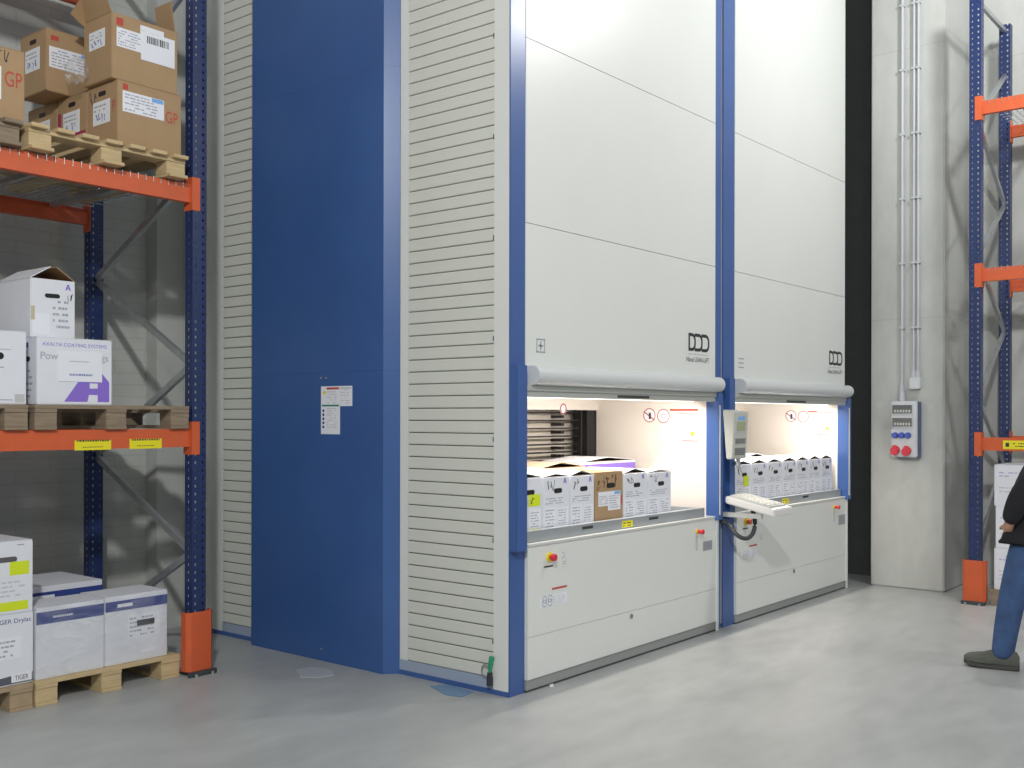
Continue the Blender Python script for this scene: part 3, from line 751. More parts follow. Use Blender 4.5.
beam_label(1003, 440.5, 1030, 449, 'x', 5.0145, 8)
# upright protectors
def guard(label, cx, cy, ax, h):
    t = thing('upright_guard', label, 'post guard', (cx, cy, 0))
    r = .098; th = .006
    if ax == 'x': prof = [(-r, .005), (-r, -.045), (-r + .025, -.07), (r - .025, -.07), (r, -.045), (r, .005)]
    else: prof = [(.005, -r), (-.045, -r), (-.07, -r + .025), (-.07, r - .025), (-.045, r), (.005, r)]
    inn = []
    for x, y in prof: inn.append((x * (1 - th / r), y + (th if y < 0 else 0)) if ax == 'x' else (x + (th if x < 0 else 0), y * (1 - th / r)))
    n = len(prof)
    vs = [(cx + x, cy + y, z) for z in (.03, h) for x, y in prof] + [(cx + x, cy + y, z) for z in (.03, h) for x, y in inn]
    fs = []
    for i in range(n - 1):
        fs += [(i, i + 1, n + i + 1, n + i), (2 * n + i, 3 * n + i, 3 * n + i + 1, 2 * n + i + 1), (n + i, n + i + 1, 3 * n + i + 1, 3 * n + i), (i, 2 * n + i, 2 * n + i + 1, i + 1)]
    fs += [(0, n, 3 * n, 2 * n), (n - 1, 3 * n - 1, 4 * n - 1, 2 * n - 1)]
    MB().poly(vs, fs).build('shield', ORANGE, t)
    B('base_plate', DGREY, t, cx - .10, cx + .10, cy - .095, cy - .0705, 0, .031) if ax == 'x' else B('base_plate', DGREY, t, cx - .095, cx - .0705, cy - .10, cy + .10, 0, .031)
    for s in (-1, 1):
        p = (cx + s * .06, cy - .106) if ax == 'x' else (cx - .106, cy + s * .06)
        MB().tube([(p[0], p[1], 0), (p[0], p[1], .02)], .011, 6).build('anchor_bolt', GALV, t)
guard('orange steel guard at the foot of the rack post beside the slatted tower', RX, 1.925, 'x', .405)
guard('orange steel guard at the foot of the rack post against the concrete wall', 5.04, -1.235, 'y', .39)

# ================================================================== PALLETS
def pallet(label, x0, x1, y0, y1, z, mt, deck='x', group=None):
    """three-by-three block pallet, .144 high; deck boards run along deck axis"""
    t = thing('wooden_pallet', label, 'pallet', ((x0 + x1) / 2, (y0 + y1) / 2, z), group)
    w, d = x1 - x0, y1 - y0
    bw = .10
    xsb = [x0 + .001, (x0 + x1) / 2 - .065, x1 - .131]; ysb = [y0 + .001, (y0 + y1) / 2 - .065, y1 - .131]
    for xx in xsb: B('bottom_board', mt, t, xx, xx + .13, y0 - (.03 if deck == 'y' else 0), y1, z, z + .020, .002)
    for xx in xsb:
        for yy in ysb: B('block', mt, t, xx, xx + .13, yy + .004, yy + .126, z + .0201, z + .098, .002)
    if deck == 'x':
        for xx in xsb: B('stringer', mt, t, xx, xx + .13, y0, y1, z + .0981, z + .119, .002)
        n = 6
        for i in range(n):
            yy = y0 + (d - bw) * i / (n - 1); B('deck_board', mt, t, x0, x1, yy, yy + bw, z + .1191, z + .142, .002)
    else:
        for yy in ysb: B('stringer', mt, t, x0, x1, yy, yy + .13, z + .0981, z + .119, .002)
        n = 7
        for i in range(n):
            xx = x0 + (w - bw) * i / (n - 1); B('deck_board', mt, t, xx, xx + bw, y0 - .035, y1 + .012, z + .1191, z + .142, .002)
    return t
HZ = 3.1345
pallet('pale wooden pallet half loaded with brown boxes on the upper shelf', -1.945, -.95, 1.85, 3.05, HZ, WOOD, 'y')
pallet('dark wooden pallet under the brown box marked GP by itself', -2.98, -1.985, 1.87, 3.07, HZ, WOOD_D, 'y')
LZ = 1.571
pallet('weathered wooden pallet under the box with the big purple letter', -1.90, -.905, 1.87, 3.05, LZ, WOOD_D, 'x')
pallet('weathered wooden pallet under the plain white box on the middle shelf', -2.93, -1.935, 1.87, 3.05, LZ, WOOD_D, 'x')
pallet('pale wooden pallet on the floor under the film-wrapped boxes', -1.862, -.93, 1.93, 3.05, 0, WOOD, 'x')
pallet('brown wooden pallet on the floor under the white boxes with lime labels', -2.93, -1.875, 1.93, 3.05, 0, mat('mid_wood', (.40, .30, .19), .75, var=.2, scale=7), 'x')
pallet('wooden pallet on the floor of the rack behind the person', 5.02, 6.0, -2.4, -1.36, 0, WOOD_D, 'y')

# ------------------------------------------------------------------ upper shelf boxes
def paper_on(t, o, u, v, n, rows, seed, band=None, ink=GINK, k=0):
    o, u, v, n = map(Vector, (o, u, v, n))
    l = slab('label', PAPER, t, o, u, v, n * (.0012 + .0006 * k))
    printing(l, o + u * .05 + v * .06 + n * (.0012 + .0006 * k), u * .9, v * .86, n * .0005, rows, ink, seed)
    if band: slab('label_band', band, l, o + u * .7 + v * .78 + n * .0018, u * .28, v * .2, n * .0004)
    return l
UX, UY, UZ = Vector((1, 0, 0)), Vector((0, 1, 0)), Vector((0, 0, 1)); NX, NY = Vector((-1, 0, 0)), Vector((0, -1, 0))
zU = HZ + .1425
bx0, bx1 = -1.392, -.955
def side_face(t, x, ya, yb, z0, z1, seed, hole=True, ink=BINK):
    w = yb - ya; h = z1 - z0
    if hole: slot(t, (x, ya + w * .5, z0 + h * .85), UY, UZ, NX, .085, .03)
    l = slab('label', PAPER, t, (x, ya + w * .80, z0 + h * .38), (0, -w * .56, 0), (0, 0, h * .36), (-.0012, 0, 0))
    printing(l, (x - .0012, ya + w * .77, z0 + h * .57), (0, -w * .5, 0), (0, 0, h * .13), (-.0005, 0, 0), 2, GINK, seed)
    scribble(l, (x - .0012, ya + w * .74, z0 + h * .41), (0, -w * .42, 0), (0, 0, h * .15), (-.0005, 0, 0), ink, 4, seed, .004)
# lower layer, three deep
ys = [1.885, 2.235, 2.60, 2.99]
hs = [.392, .392, .392]
nm = ['brown box marked GP in red, directly under the open brown box', 'brown box with magenta edge, second in the row on the pale pallet', 'brown box at the back of the row on the pale pallet']
for k in range(3):
    y0, y1 = ys[k] + .003, ys[k + 1] - .003; z1 = zU + hs[k]
    t = carton(nm[k], bx0, bx1, y0, y1, zU, z1, BROWN, tape=True)
    side_face(t, bx0, y0, y1, zU, z1, 20 + k)
    if k == 1:
        slab('magenta_band', MAG, t, (bx0, y1 - .02, zU + .115), (0, -(y1 - y0) * .9, 0), (0, 0, .035), (-.0008, 0, 0))
        slab('magenta_band', MAG, t, (bx0, y1 - .005, zU + .10), (0, -.04, 0), (0, 0, .2), (-.0009, 0, 0))
    if k == 0:
        a, b = on(122.5, 120, y=y0), on(164, 95, y=y0)
        l = paper_on(t, (a.x, y0, zU + .205), (b.x - a.x, 0, 0), (0, 0, .125), NY, 6, 4, SKYL)
        text('marking', 'GP', REDINK, t, (b.x + .012, y0, zU + .20), UX, UZ, NY, h=.07, wd=.085, t=.001)
        slab('red_stamp', REDINK, t, (bx0 + .035, y0, z1 - .055), (.035, 0, 0), (0, 0, .035), (0, -.0008, 0))
        scribble(t, (bx0 - .0003, y1 - .02, z1 - .12), (0, -.12, 0), (0, 0, .09), (-.0005, 0, 0), INK, 2, 8, .005)
        text('marking', 'P', REDINK, t, (bx0, y0 + .055, zU + .20), -UY, UZ, NX, h=.07, wd=.03, t=.001)
# open box on top
zT = zU + .3925; x0, x1, y0, y1 = bx0 - .03, bx1 - .02, 1.90, 2.22; z1 = zT + .395
t = thing('cardboard_box', 'open brown box with raised flaps and white papers, on top of the stack', 'box', ((x0 + x1) / 2, (y0 + y1) / 2, zT))
B('body', BROWN, t, x0, x1, y0, y1, zT, z1, .004)
B('inside', BROWN_D, t, x0 + .012, x1 - .012, y0 + .012, y1 - .012, z1, z1 + .0008)
MB().slab((x0 + .002, y0 + .01, z1), (-.05, 0, .12), (0, y1 - y0 - .02, 0), (.004, 0, .001)).build('flap', BROWN, t)
MB().slab((x1 - .006, y0 + .02, z1), (-.03, 0, .19), (0, y1 - y0 - .14, 0), (.004, 0, .001)).build('flap', BROWN, t)
MB().slab((x0 + .01, y1 - .006, z1), (x1 - x0 - .14, 0, 0), (0, .02, .07), (0, .004, 0)).build('flap', BROWN, t)
MB().poly([(x0 - .002, y1, z1 - .02), (x0 - .11, y1 - .04, z1 + .02), (x0 - .01, y1 - .10, z1 + .22), (x0, y1 - .03, z1 + .02),
           (x0 + .002, y1, z1 - .02), (x0 - .106, y1 - .04, z1 + .024), (x0 - .006, y1 - .10, z1 + .222), (x0 + .004, y1 - .03, z1 + .022)],
          [(0, 1, 2, 3), (4, 7, 6, 5), (0, 4, 5, 1), (1, 5, 6, 2), (2, 6, 7, 3), (3, 7, 4, 0)]).build('flap', BROWN, t)
W_, H_ = x1 - x0, z1 - zT
paper_on(t, (x0 + W_ * .07, y0, zT + H_ * .50), UX * (W_ * .40), UZ * (H_ * .29), NY, 6, 31)
l = paper_on(t, (x0 + W_ * .42, y0, zT + H_ * .58), UX * (W_ * .36), UZ * (H_ * .35), NY, 2, 32, k=1)
l = slab('label', PAPER, t, (x0 + W_ * .43, y0, zT + H_ * .40), UX * (W_ * .52), UZ * (H_ * .45), NY * .0026)
mb = MB(); x = x0 + W_ * .52; rnd = random.Random(5)
while x < x0 + W_ * .86:
    s_ = rnd.choice((.003, .005, .008)); mb.box(x, x + s_, y0 - .0032, y0 - .0026, zT + H_ * .68, zT + H_ * .79); x += s_ + rnd.choice((.004, .006))
mb.build('barcode', INK, l)
slab('red_stamp', REDINK, t, (x0 + .03, y0, z1 - .07), (.045, 0, 0), (0, 0, .045), (0, -.0008, 0))
side_face(t, x0, y0, y1, zT + .09, z1, 50, False)
# crumpled film between the boxes
mb = MB(); rnd = random.Random(11)
for i in range(7):
    for j in range(6):
        pass
bm = bmesh.new(); bmesh.ops.create_icosphere(bm, subdivisions=3, radius=1)
for v_ in bm.verts:
    n_ = v_.co.normalized(); k_ = 1 + .22 * math.sin(9 * n_.x + 4 * n_.z) * math.cos(8 * n_.y + 2) + rnd.uniform(-.06, .06)
    v_.co = Vector((n_.x * .055 * k_, n_.y * .10 * k_, n_.z * .075 * k_))
me = bpy.data.meshes.new('film_wad'); bm.to_mesh(me); bm.free(); me.materials.append(FILM)
o = bpy.data.objects.new('film_wad', me); COL.objects.link(o); o.location = (x0 - .062, y1 - .02, zT + .085)
tag(o, 'crumpled clear plastic film stuffed beside the open brown box', 'plastic film')
# brown box behind, upper layer
y0 = 2.44; z0b = zU + .3925
cx0 = on(46, 60, y=y0).x
t = carton('brown box with long white label, standing behind the open box', cx0 + .0, cx0 + .44, y0, y0 + .33, z0b, z0b + .39, BROWN, tape=True)
side_face(t, cx0, y0, y0 + .33, z0b, z0b + .39, 60)
paper_on(t, (cx0 + .02, y0, z0b + .15), (.30, 0, 0), (0, 0, .13), NY, 6, 61, SKYL)
slab('red_stamp', REDINK, t, (cx0 + .03, y0, z0b + .32), (.05, 0, 0), (0, 0, .03), (0, -.0008, 0))
# GP box by itself
t = carton('brown box marked GP in red, standing apart from the brown stack', -2.42, -1.945, 1.90, 2.30, HZ + .1425, HZ + .1425 + .40, BROWN, tape=True)
text('marking', 'GP', REDINK, t, (-2.055, 1.90, HZ + .33), UX, UZ, NY, h=.085, wd=.095, t=.001)
scribble(t, (-2.09, 1.8996, HZ + .44), (.06, 0, 0), (0, 0, .09), (0, -.0005, 0), INK, 2, 15, .005)
slab('label', PAPER, t, (-2.25, 1.90, HZ + .25), (.175, 0, 0), (0, 0, .18), (0, -.001, 0))

# ------------------------------------------------------------------ middle shelf boxes
zM = LZ + .1425
t = carton('white box with a big purple letter A and a paper pouch, on the middle shelf', -1.875, -1.42, 1.895, 2.145, zM, zM + .385, WHITEB, tape=True)
x0, y0 = -1.875, 1.895
text('lettering', 'AXALTA COATING SYSTEMS', PURP, t, (x0 + .03, y0, zM + .335), UX, UZ, NY, h=.020, wd=.39, t=.001)
text('lettering', 'Powder Coatings', GINK, t, (x0 + .02, y0, zM + .245), UX, UZ, NY, h=.055, wd=.41, t=.001)
# the A, cropped by the box edge
P = lambda fx, fz: Vector((x0 + .455 * fx, y0 - .001, zM + .375 * fz))
MB().poly([P(.35, .05), P(.66, .05), P(.68, .16), P(.80, .16), P(.80, .05), P(.96, .05), P(.96, .36), P(.86, .50), P(.62, .50), P(.80, .34), P(.80, .26), P(.69, .26), P(.69, .34), P(.80, .34)],
          [(0, 1, 2, 11, 12, 8), (2, 3, 10, 11), (3, 4, 5, 6, 7, 9, 10), (12, 13, 9, 7, 8)]).build('logo', PURP, t)
pch = slab('document_pouch', PAPER, t, (x0 + .125, y0, zM + .135), (.265, 0, 0), (0, 0, .175), (0, -.004, 0))
printing(pch, (x0 + .19, y0 - .004, zM + .16), (.14, 0, 0), (0, 0, .03), (0, -.0006, 0), 1, BINK, 4, 1)
printing(pch, (x0 + .19, y0 - .004, zM + .245), (.12, 0, 0), (0, 0, .014), (0, -.0006, 0), 1, GINK, 6, 1)
slot(t, (x0, y0 + .125, zM + .26), UY, UZ, NX, .09, .03)
slab('side_mark', BINK, t, (x0, y0 + .14, zM + .325), (0, -.04, 0), (0, 0, .03), (-.0008, 0, 0))
printing(t, (x0 - .0003, y0 + .21, zM + .03), (0, -.17, 0), (0, 0, .18), (-.0006, 0, 0), 5, GINK, 9)
t = carton('plain white box with a grey square print, beside the purple-lettered box', -2.42, -1.935, 1.895, 2.20, zM, zM + .405, WHITEB)
y0 = 1.895
slab('grey_print', GREYPL, t, (-2.0, y0, zM + .012), (.055, 0, 0), (0, 0, .045), (0, -.0008, 0))
slab('thin_line', GINK, t, (-2.30, y0, zM + .30), (.28, 0, 0), (0, 0, .004), (0, -.0008, 0))
slot(t, (-2.12, y0, zM + .265), UX, UZ, NY, .12, .04)
slab('print_line', GINK, t, (-2.09, y0, zM + .20), (.03, 0, 0), (0, 0, .006), (0, -.0008, 0))
slab('print_line', GINK, t, (-2.30, y0, zM + .022), (.29, 0, 0), (0, 0, .005), (0, -.0008, 0))
# open white box on top, behind
zC = zM + .4055
x0, x1, y0, y1 = -1.865, -1.60, 1.99, 2.40
t = thing('cardboard_box', 'white box with gaping flaps and hand hole, stacked above the purple-lettered box', 'box', ((x0 + x1) / 2, (y0 + y1) / 2, zM + .386))
zc0, zc1 = zM + .386, zM + .725
B('body', WHITEB, t, x0, x1, y0, y1, zc0, zc1, .004)
B('inside', BROWN_D, t, x0 + .008, x1 - .008, y0 + .008, y1 - .008, zc1, zc1 + .0008)
MB().slab((x0 + .001, y0 + .004, zc1 - .001), ((x1 - x0) * .46, 0, .075), (0, y1 - y0 - .01, 0), (-.002, 0, .004)).build('flap', WHITEB, t)
MB().slab((x1 - .001, y0 + .004, zc1 - .001), (-(x1 - x0) * .42, 0, .075), (0, y1 - y0 - .01, 0), (.002, 0, .004)).build('flap', BROWN, t)
slot(t, ((x0 + x1) / 2 - .005, y0, zc1 - .095), UX, UZ, NY, .09, .026)
A_mark(t, (x1 - .06, y0, zc1 - .055), UX, UZ, NY, .034)
printing(t, (x0 + .13, y0 - .0003, zc0 + .05), UX * .12, UZ * .18, NY * .0005, 5, GINK, 2)
scribble(t, (x1 - .045, y0 - .0003, zc1 - .12), UX * .035, UZ * .05, NY * .0005, INK, 2, 7, .003)
slab('label', PAPER, t, (x0 + .012, y0, zc0 + .02), UX * .10, UZ * .12, NY * .0012)
slab('tape', mat('tape', (.55, .48, .36), .25), t, (x0 + .002, y0, zc0 + .10), UX * .022, UZ * .08, NY * .0014)

# ------------------------------------------------------------------ floor boxes under the rack
zF = .1425
t = carton('film-wrapped white box with navy band, beside the lime-labelled stack', -1.843, -1.427, 1.965, 2.26, zF, zF + .41, WHITEB)
x0, y0 = -1.843, 1.965
slab('navy_band', NAVY, t, (x0 + .002, y0, zF + .315), UX * .412, UZ * .07, NY * .0008)
text('lettering', 'Vogue', WHITEB, t, (x0 + .11, y0 - .001, zF + .33), UX, UZ, NY, h=.035, wd=.10, t=.0008) if False else printing(t, (x0 + .10, y0 - .0009, zF + .335), UX * .12, UZ * .03, NY * .0005, 1, PAPER, 5, 1, 'lettering')
t = carton('film-wrapped white box with navy band and address label, beside the orange guard', -1.421, -1.0, 1.965, 2.26, zF, zF + .415, WHITEB)
x0 = -1.421
slab('navy_band', NAVY, t, (x0 + .002, y0, zF + .325), UX * .417, UZ * .06, NY * .0008)
l = paper_on(t, (x0 + .15, y0, zF + .14), UX * .22, UZ * .15, NY, 5, 71)
slab('barcode', INK, l, (x0 + .21, y0 - .0014, zF + .215), UX * .12, UZ * .035, NY * .0008)
slab('lettering', PAPER, t, (x0 + .08, y0 - .001, zF + .345), UX * .1, UZ * .02, NY * .0006)
t = carton('navy and white box lying behind the film-wrapped boxes on the floor pallet', -1.80, -1.18, 2.42, 2.95, zF, zF + .455, WHITEB)
slab('navy_front', NAVY, t, (-1.798, 2.42, zF + .02), UX * .616, UZ * .40, NY * .001)
slab('shipping_note', PAPER, t, (-1.66, 2.418, zF + .36), UX * .16, UZ * .04, NY * .001)
# stretch film around the two front boxes: open tube with slightly irregular skin
N = 48; vs = []; fs = []; rnd = random.Random(21)
x0, x1, y0, y1, r = -1.851, -.992, 1.955, 2.27, .02
per = []
def lerp_rect(s):
    L = [(x0, y0), (x1, y0), (x1, y1), (x0, y1)]; ln = [x1 - x0, y1 - y0, x1 - x0, y1 - y0]; tot = sum(ln); d = s * tot
    for i in range(4):
        if d <= ln[i] + 1e-9:
            a, b = L[i], L[(i + 1) % 4]; f_ = d / ln[i]; return a[0] + (b[0] - a[0]) * f_, a[1] + (b[1] - a[1]) * f_
        d -= ln[i]
rows = 9
for j in range(rows):
    for i in range(N):
        x, y = lerp_rect(i / N); k_ = .006 * rnd.random()
        cxm, cym = (x0 + x1) / 2, (y0 + y1) / 2; d = Vector((x - cxm, y - cym, 0)).normalized()
        vs.append(Vector((x, y, zF + .012 + .395 * j / (rows - 1) + (.012 * math.sin(i * .9) if j == rows - 1 else 0))) + d * k_)
for j in range(rows - 1):
    for i in range(N): fs.append((j * N + i, j * N + (i + 1) % N, (j + 1) * N + (i + 1) % N, (j + 1) * N + i))
o = MB().poly(vs, fs).build('stretch_film', FILM, None, smooth=True)
tag(o, 'clear stretch film wrapped around the two white boxes on the floor pallet', 'plastic film')
# stack at the left edge
t = carton('white box with printed lettering on the floor pallet, under the lime-labelled box', -2.42, -1.858, 1.965, 2.35, zF, zF + .40, WHITEB)
xr, y0 = -1.858, 1.965
text('lettering', 'TIGER Drylac', NAVY, t, (xr - .225, y0, zF + .340), UX, UZ, NY, h=.032, wd=.212, t=.001)
l = paper_on(t, (xr - .26, y0, zF + .15), UX * .19, UZ * .12, NY, 4, 81)
MB().poly([(xr - .004, y0 - .0008, zF + .008), (xr - .5, y0 - .0008, zF + .008), (xr - .5, y0 - .0008, zF + .02), (xr - .12, y0 - .0008, zF + .055), (xr - .004, y0 - .0008, zF + .06)], [(0, 1, 2, 3, 4)]).build('dark_base_print', mat('slate_ink', (.10, .11, .15), .6), t)
l = slab('corner_label', PAPER, t, (xr - .125, y0 - .001, zF + .015), UX * .115, UZ * .05, NY * .0008)
text('lettering', 'TIGER', INK, l, (xr - .105, y0 - .0019, zF + .026), UX, UZ, NY, h=.026, wd=.075, t=.0006)
t = carton('white box with two lime labels and a hand hole, topmost of the floor stack', -2.42, -1.860, 1.968, 2.35, zF + .4005, zF + .808, WHITEB, tape=True)
xr, y0, zz = -1.860, 1.968, zF + .4005
slot(t, (xr - .17, y0, zz + .305), UX, UZ, NY, .16, .03, mat('hole_grey', (.10, .10, .11), .6))
slab('lime_label', LIME, t, (xr - .132, y0, zz + .215), UX * .11, UZ * .075, NY * .001)
slab('lime_label', LIME, t, (xr - .40, y0, zz + .018), UX * .372, UZ * .05, NY * .001)
printing(t, (xr - .27, y0 - .0003, zz + .09), UX * .24, UZ * .10, NY * .0005, 4, mat('pale_ink', (.55, .57, .62), .6), 6)
slab('print_line', GINK, t, (xr - .09, y0, zz + .38), UX * .04, UZ * .006, NY * .0008)

# ------------------------------------------------------------------ right rack boxes
zR = .1425
for k in range(3):
    lab = ['white box on the pallet behind the person, bottom of its stack', 'white box in the middle of the stack behind the person', 'white box topmost of the stack behind the person'][k]
    x0 = 5.05; y1_ = -1.385 - .012 * (k % 2); z0 = zR + k * .3655
    t = carton(lab, x0, x0 + .42, y1_ - .5, y1_, z0, z0 + .365, WHITEB, tape=True)
    printing(t, (x0 - .0003, y1_ - .04, z0 + .25), -UY * .35, UZ * .06, NX * .0006, 2, mat('faint_violet', (.45, .42, .66), .6), k + 90)
    printing(t, (x0 - .0003, y1_ - .04, z0 + .08), -UY * .35, UZ * .10, NX * .0006, 3, MATS['pale_ink'], k + 95)
pallet('wooden pallet on the shelf above the person', 5.02, 6.0, -2.75, -1.80, 1.4755, WOOD_D, 'y')
t = carton('low white box on the pallet on the shelf above the person', 5.1, 5.9, -2.6, -1.83, 1.4755 + .1425, 1.4755 + .33, WHITEB, tape=True)

# ================================================================== SOCKET BOX AND CONDUITS
XW = 5.46
sb = thing('socket_box', 'grey wall socket box with blue and red outlets on the concrete pier', 'socket box', (XW, -.5, 1.27))
xf = XW - .10
a, b = on(891, 457, x=xf), on(917, 401, x=xf)
ya, yb_, z0, z1 = a.y, b.y, a.z, b.z
SBG = mat('socket_grey', (.60, .63, .66), .4)
B('housing', SBG, sb, xf, XW - .055, yb_, ya, z0, z1, .01)
B('back_box', mat('socket_navy', (.09, .11, .20), .4), sb, xf + .02, XW - .002, yb_ - .012, ya - .01, z0 - .006, z1 - .006, .006)
Wd, Hd = ya - yb_, z1 - z0
for f0 in (.78, .55):
    fr = B('flap_frame', SBG, sb, xf - .012, xf + .004, yb_ + Wd * .14, ya - .008, z0 + Hd * (f0 - .02), z0 + Hd * (f0 + .175), .004)
    B('flap_window', mat('smoked_window', (.10, .11, .115), .15), fr, xf - .0155, xf - .011, yb_ + Wd * .18, ya - Wd * .07, z0 + Hd * f0, z0 + Hd * (f0 + .15))
    for j in range(6):
        yy = ya - Wd * (.14 + .11 * j); B('breaker', GREYPL, fr, xf - .0175, xf - .0154, yy - Wd * .07, yy, z0 + Hd * (f0 + .02), z0 + Hd * (f0 + .065))
for j in range(3):
    yy = ya - Wd * (.16 + .25 * j); zz = z0 + Hd * .39
    s_ = MB().tube([(xf - .028, yy, zz), (xf + .002, yy, zz)], [.027, .031], 18).build('blue_socket', SOCKB, sb)
    MB().tube([(xf - .032, yy, zz), (xf - .027, yy, zz)], .020, 14).build('socket_lid', mat('lid_blue', (.05, .10, .46), .3), s_)
for j in range(2):
    yy = ya - Wd * (.17 + .44 * j); zz = z0 + Hd * (.13 - .01 * j)
    s_ = MB().tube([(xf - .035, yy, zz - .012), (xf + .002, yy, zz)], [.040, .045], 20).build('red_socket', RED, sb)
    MB().tube([(xf - .045, yy, zz - .014), (xf - .034, yy, zz - .012)], [.036, .041], 20).build('socket_lid', mat('lid_red', (.70, .06, .09), .25), s_)
    B('lid_hinge', RED, s_, xf - .034, xf - .012, yy - .016, yy + .016, zz + .028, zz + .046)
COND = mat('conduit', (.50, .52, .56), .45)
for k, (u, zb_) in enumerate(((902, z1 - .01), (913.6, 2.0995), (918, 2.0995))):
    yy = on(u, 300, x=XW - .03).y
    c = thing('conduit', ('grey conduit pipe running down the pier into the socket box', 'grey conduit pipe of the pair, next to the single pipe', 'grey conduit pipe of the pair, away from the single pipe')[k], 'conduit', (XW, yy, zb_), 'conduit pipes on the concrete pier')
    MB().tube([(XW - .03, yy, zb_), (XW - .03, yy, 7.9)], .015 if k == 0 else .012, 12).build('pipe', COND, c, smooth=True)
    z = 2.5 + .12 * 0
    while z < 7.5:
        B('pipe_clip', mat('clip_grey', (.50, .52, .54), .5), c, XW - .048, XW - .001, yy - .022, yy + .022, z, z + .022)
        z += .62
    if k == 0:
        MB().tube([(XW - .03, yy, zb_ - .004), (XW - .03, yy, zb_ + .07), (XW - .03, yy, zb_ + .10), (XW - .03, yy, zb_ + .17)], [.03, .03, .024, .024], 12).build('gland', COND, c)
yy = on(915.8, 300, x=XW - .03).y
jb = thing('junction_box', 'small grey junction box under the paired conduit pipes', 'junction box', (XW, yy, 1.9))
B('housing', SBG, jb, XW - .07, XW - .001, yy - .05, yy + .05, 1.92, 2.03, .008)
for s in (-1, 1): MB().tube([(XW - .03, yy + s * .020, 2.03), (XW - .03, yy + s * .020, 2.10)], [.026, .022], 10).build('gland', COND, jb)

# ================================================================== FLOOR SCRAPS
def scrap(name, label, cat, pts, mt):
    mb = MB(); P = [on(u, v, z=.002) for u, v in pts]
    o = mb.prism([(p.x, p.y, .0005) for p in P], (0, 0, .004)).build(name, mt, None)
    tag(o, label, cat); return o
scrap('plastic_scrap', 'pale blue plastic scrap lying at the foot of the slatted side', 'plastic scrap', ((430, 686), (449, 685), (474, 692), (462, 697), (446, 695)), mat('blue_film', (.16, .27, .42), .4))
scrap('plastic_scrap', 'whitish plastic scrap lying in front of the blue shaft cover', 'plastic scrap', ((296, 670), (312, 667), (331, 670), (334, 675), (315, 678), (300, 677)), mat('white_film', (.47, .49, .50), .3))
scrap('paper_bit', 'tiny white paper bit beside the grey kick plate', 'paper bit', ((549, 684), (553, 683.5), (553.5, 686.5), (550, 687)), PAPER)

# ================================================================== PERSON
def skin_mesh(name, nodes, edges, root=0, sub=2):
    me = bpy.data.meshes.new(name); me.from_pydata([n[0] for n in nodes], edges, [])
    ob = bpy.data.objects.new(name, me); COL.objects.link(ob)
    md = ob.modifiers.new('s', 'SKIN'); md.use_smooth_shade = True
    sv = me.skin_vertices[0].data
    for i, n in enumerate(nodes):
        r = n[1]; sv[i].radius = r if isinstance(r, tuple) else (r, r); sv[i].use_root = i == root
    sd = ob.modifiers.new('d', 'SUBSURF'); sd.levels = sub; sd.render_levels = sub
    bpy.context.view_layer.update()
    out = bpy.data.meshes.new_from_object(ob.evaluated_get(bpy.context.evaluated_depsgraph_get()))
    bpy.data.objects.remove(ob); bpy.data.meshes.remove(me)
    for p in out.polygons: p.use_smooth = True
    out.name = name; return out
heel, toe = on(1010, 671, z=0), on(969, 664, z=0)
fw = Vector((-.16, .987, 0)).normalized(); rt = Vector((fw.y, -fw.x, 0))
ank = on(1003, 669, z=0)
base = ank - fw * .16 + rt * .09
pr = thing('person', 'person in black jacket, blue jeans and grey shoes walking past the rack', 'person', base)
pr.rotation_euler.z = math.atan2(-fw.x, fw.y)
def pobj(name, me, mt, parent):
    me.materials.clear(); me.materials.append(mt); o = bpy.data.objects.new(name, me); COL.objects.link(o); o.parent = parent; return o
# local frame: +y forward, -x the person's left (towards the camera)
HL, HR = (-.095, .0, .90), (.095, -.01, .90)
KL, KR = (-.095, .10, .50), (.10, -.10, .49)
AL, AR = (-.09, .165, .10), (.11, -.36, .13)
SL, SR = (-.185, -.13, 1.42), (.185, -.13, 1.42)
EL, ER = (-.245, .055, 1.13), (.25, -.16, 1.13)
WL, WR = (-.195, .120, .955), (.24, -.02, .90)
body = [((0, .0, .95), (.15, .11)), ((0, -.04, 1.15), (.14, .10)), ((0, -.11, 1.36), (.15, .10)), ((0, -.15, 1.49), .06), ((0, -.15, 1.56), (.06, .07)),
        ((0, -.14, 1.64), (.075, .092)), ((0, -.145, 1.73), (.070, .088)), ((0, -.040, 1.635), (.012, .014)),
        (HL, .09), (KL, .058), (AL, .042), ((-.095, .26, .05), .035), (HR, .09), (KR, .058), (AR, .042), ((.11, -.24, .05), .035),
        (SL, .055), (EL, .040), (WL, .030), (SR, .055), (ER, .040), (WR, .030)]
be = [(0, 1), (1, 2), (2, 3), (3, 4), (4, 5), (5, 6), (5, 7), (0, 8), (8, 9), (9, 10), (10, 11), (0, 12), (12, 13), (13, 14), (14, 15), (2, 16), (16, 17), (17, 18), (2, 19), (19, 20), (20, 21)]
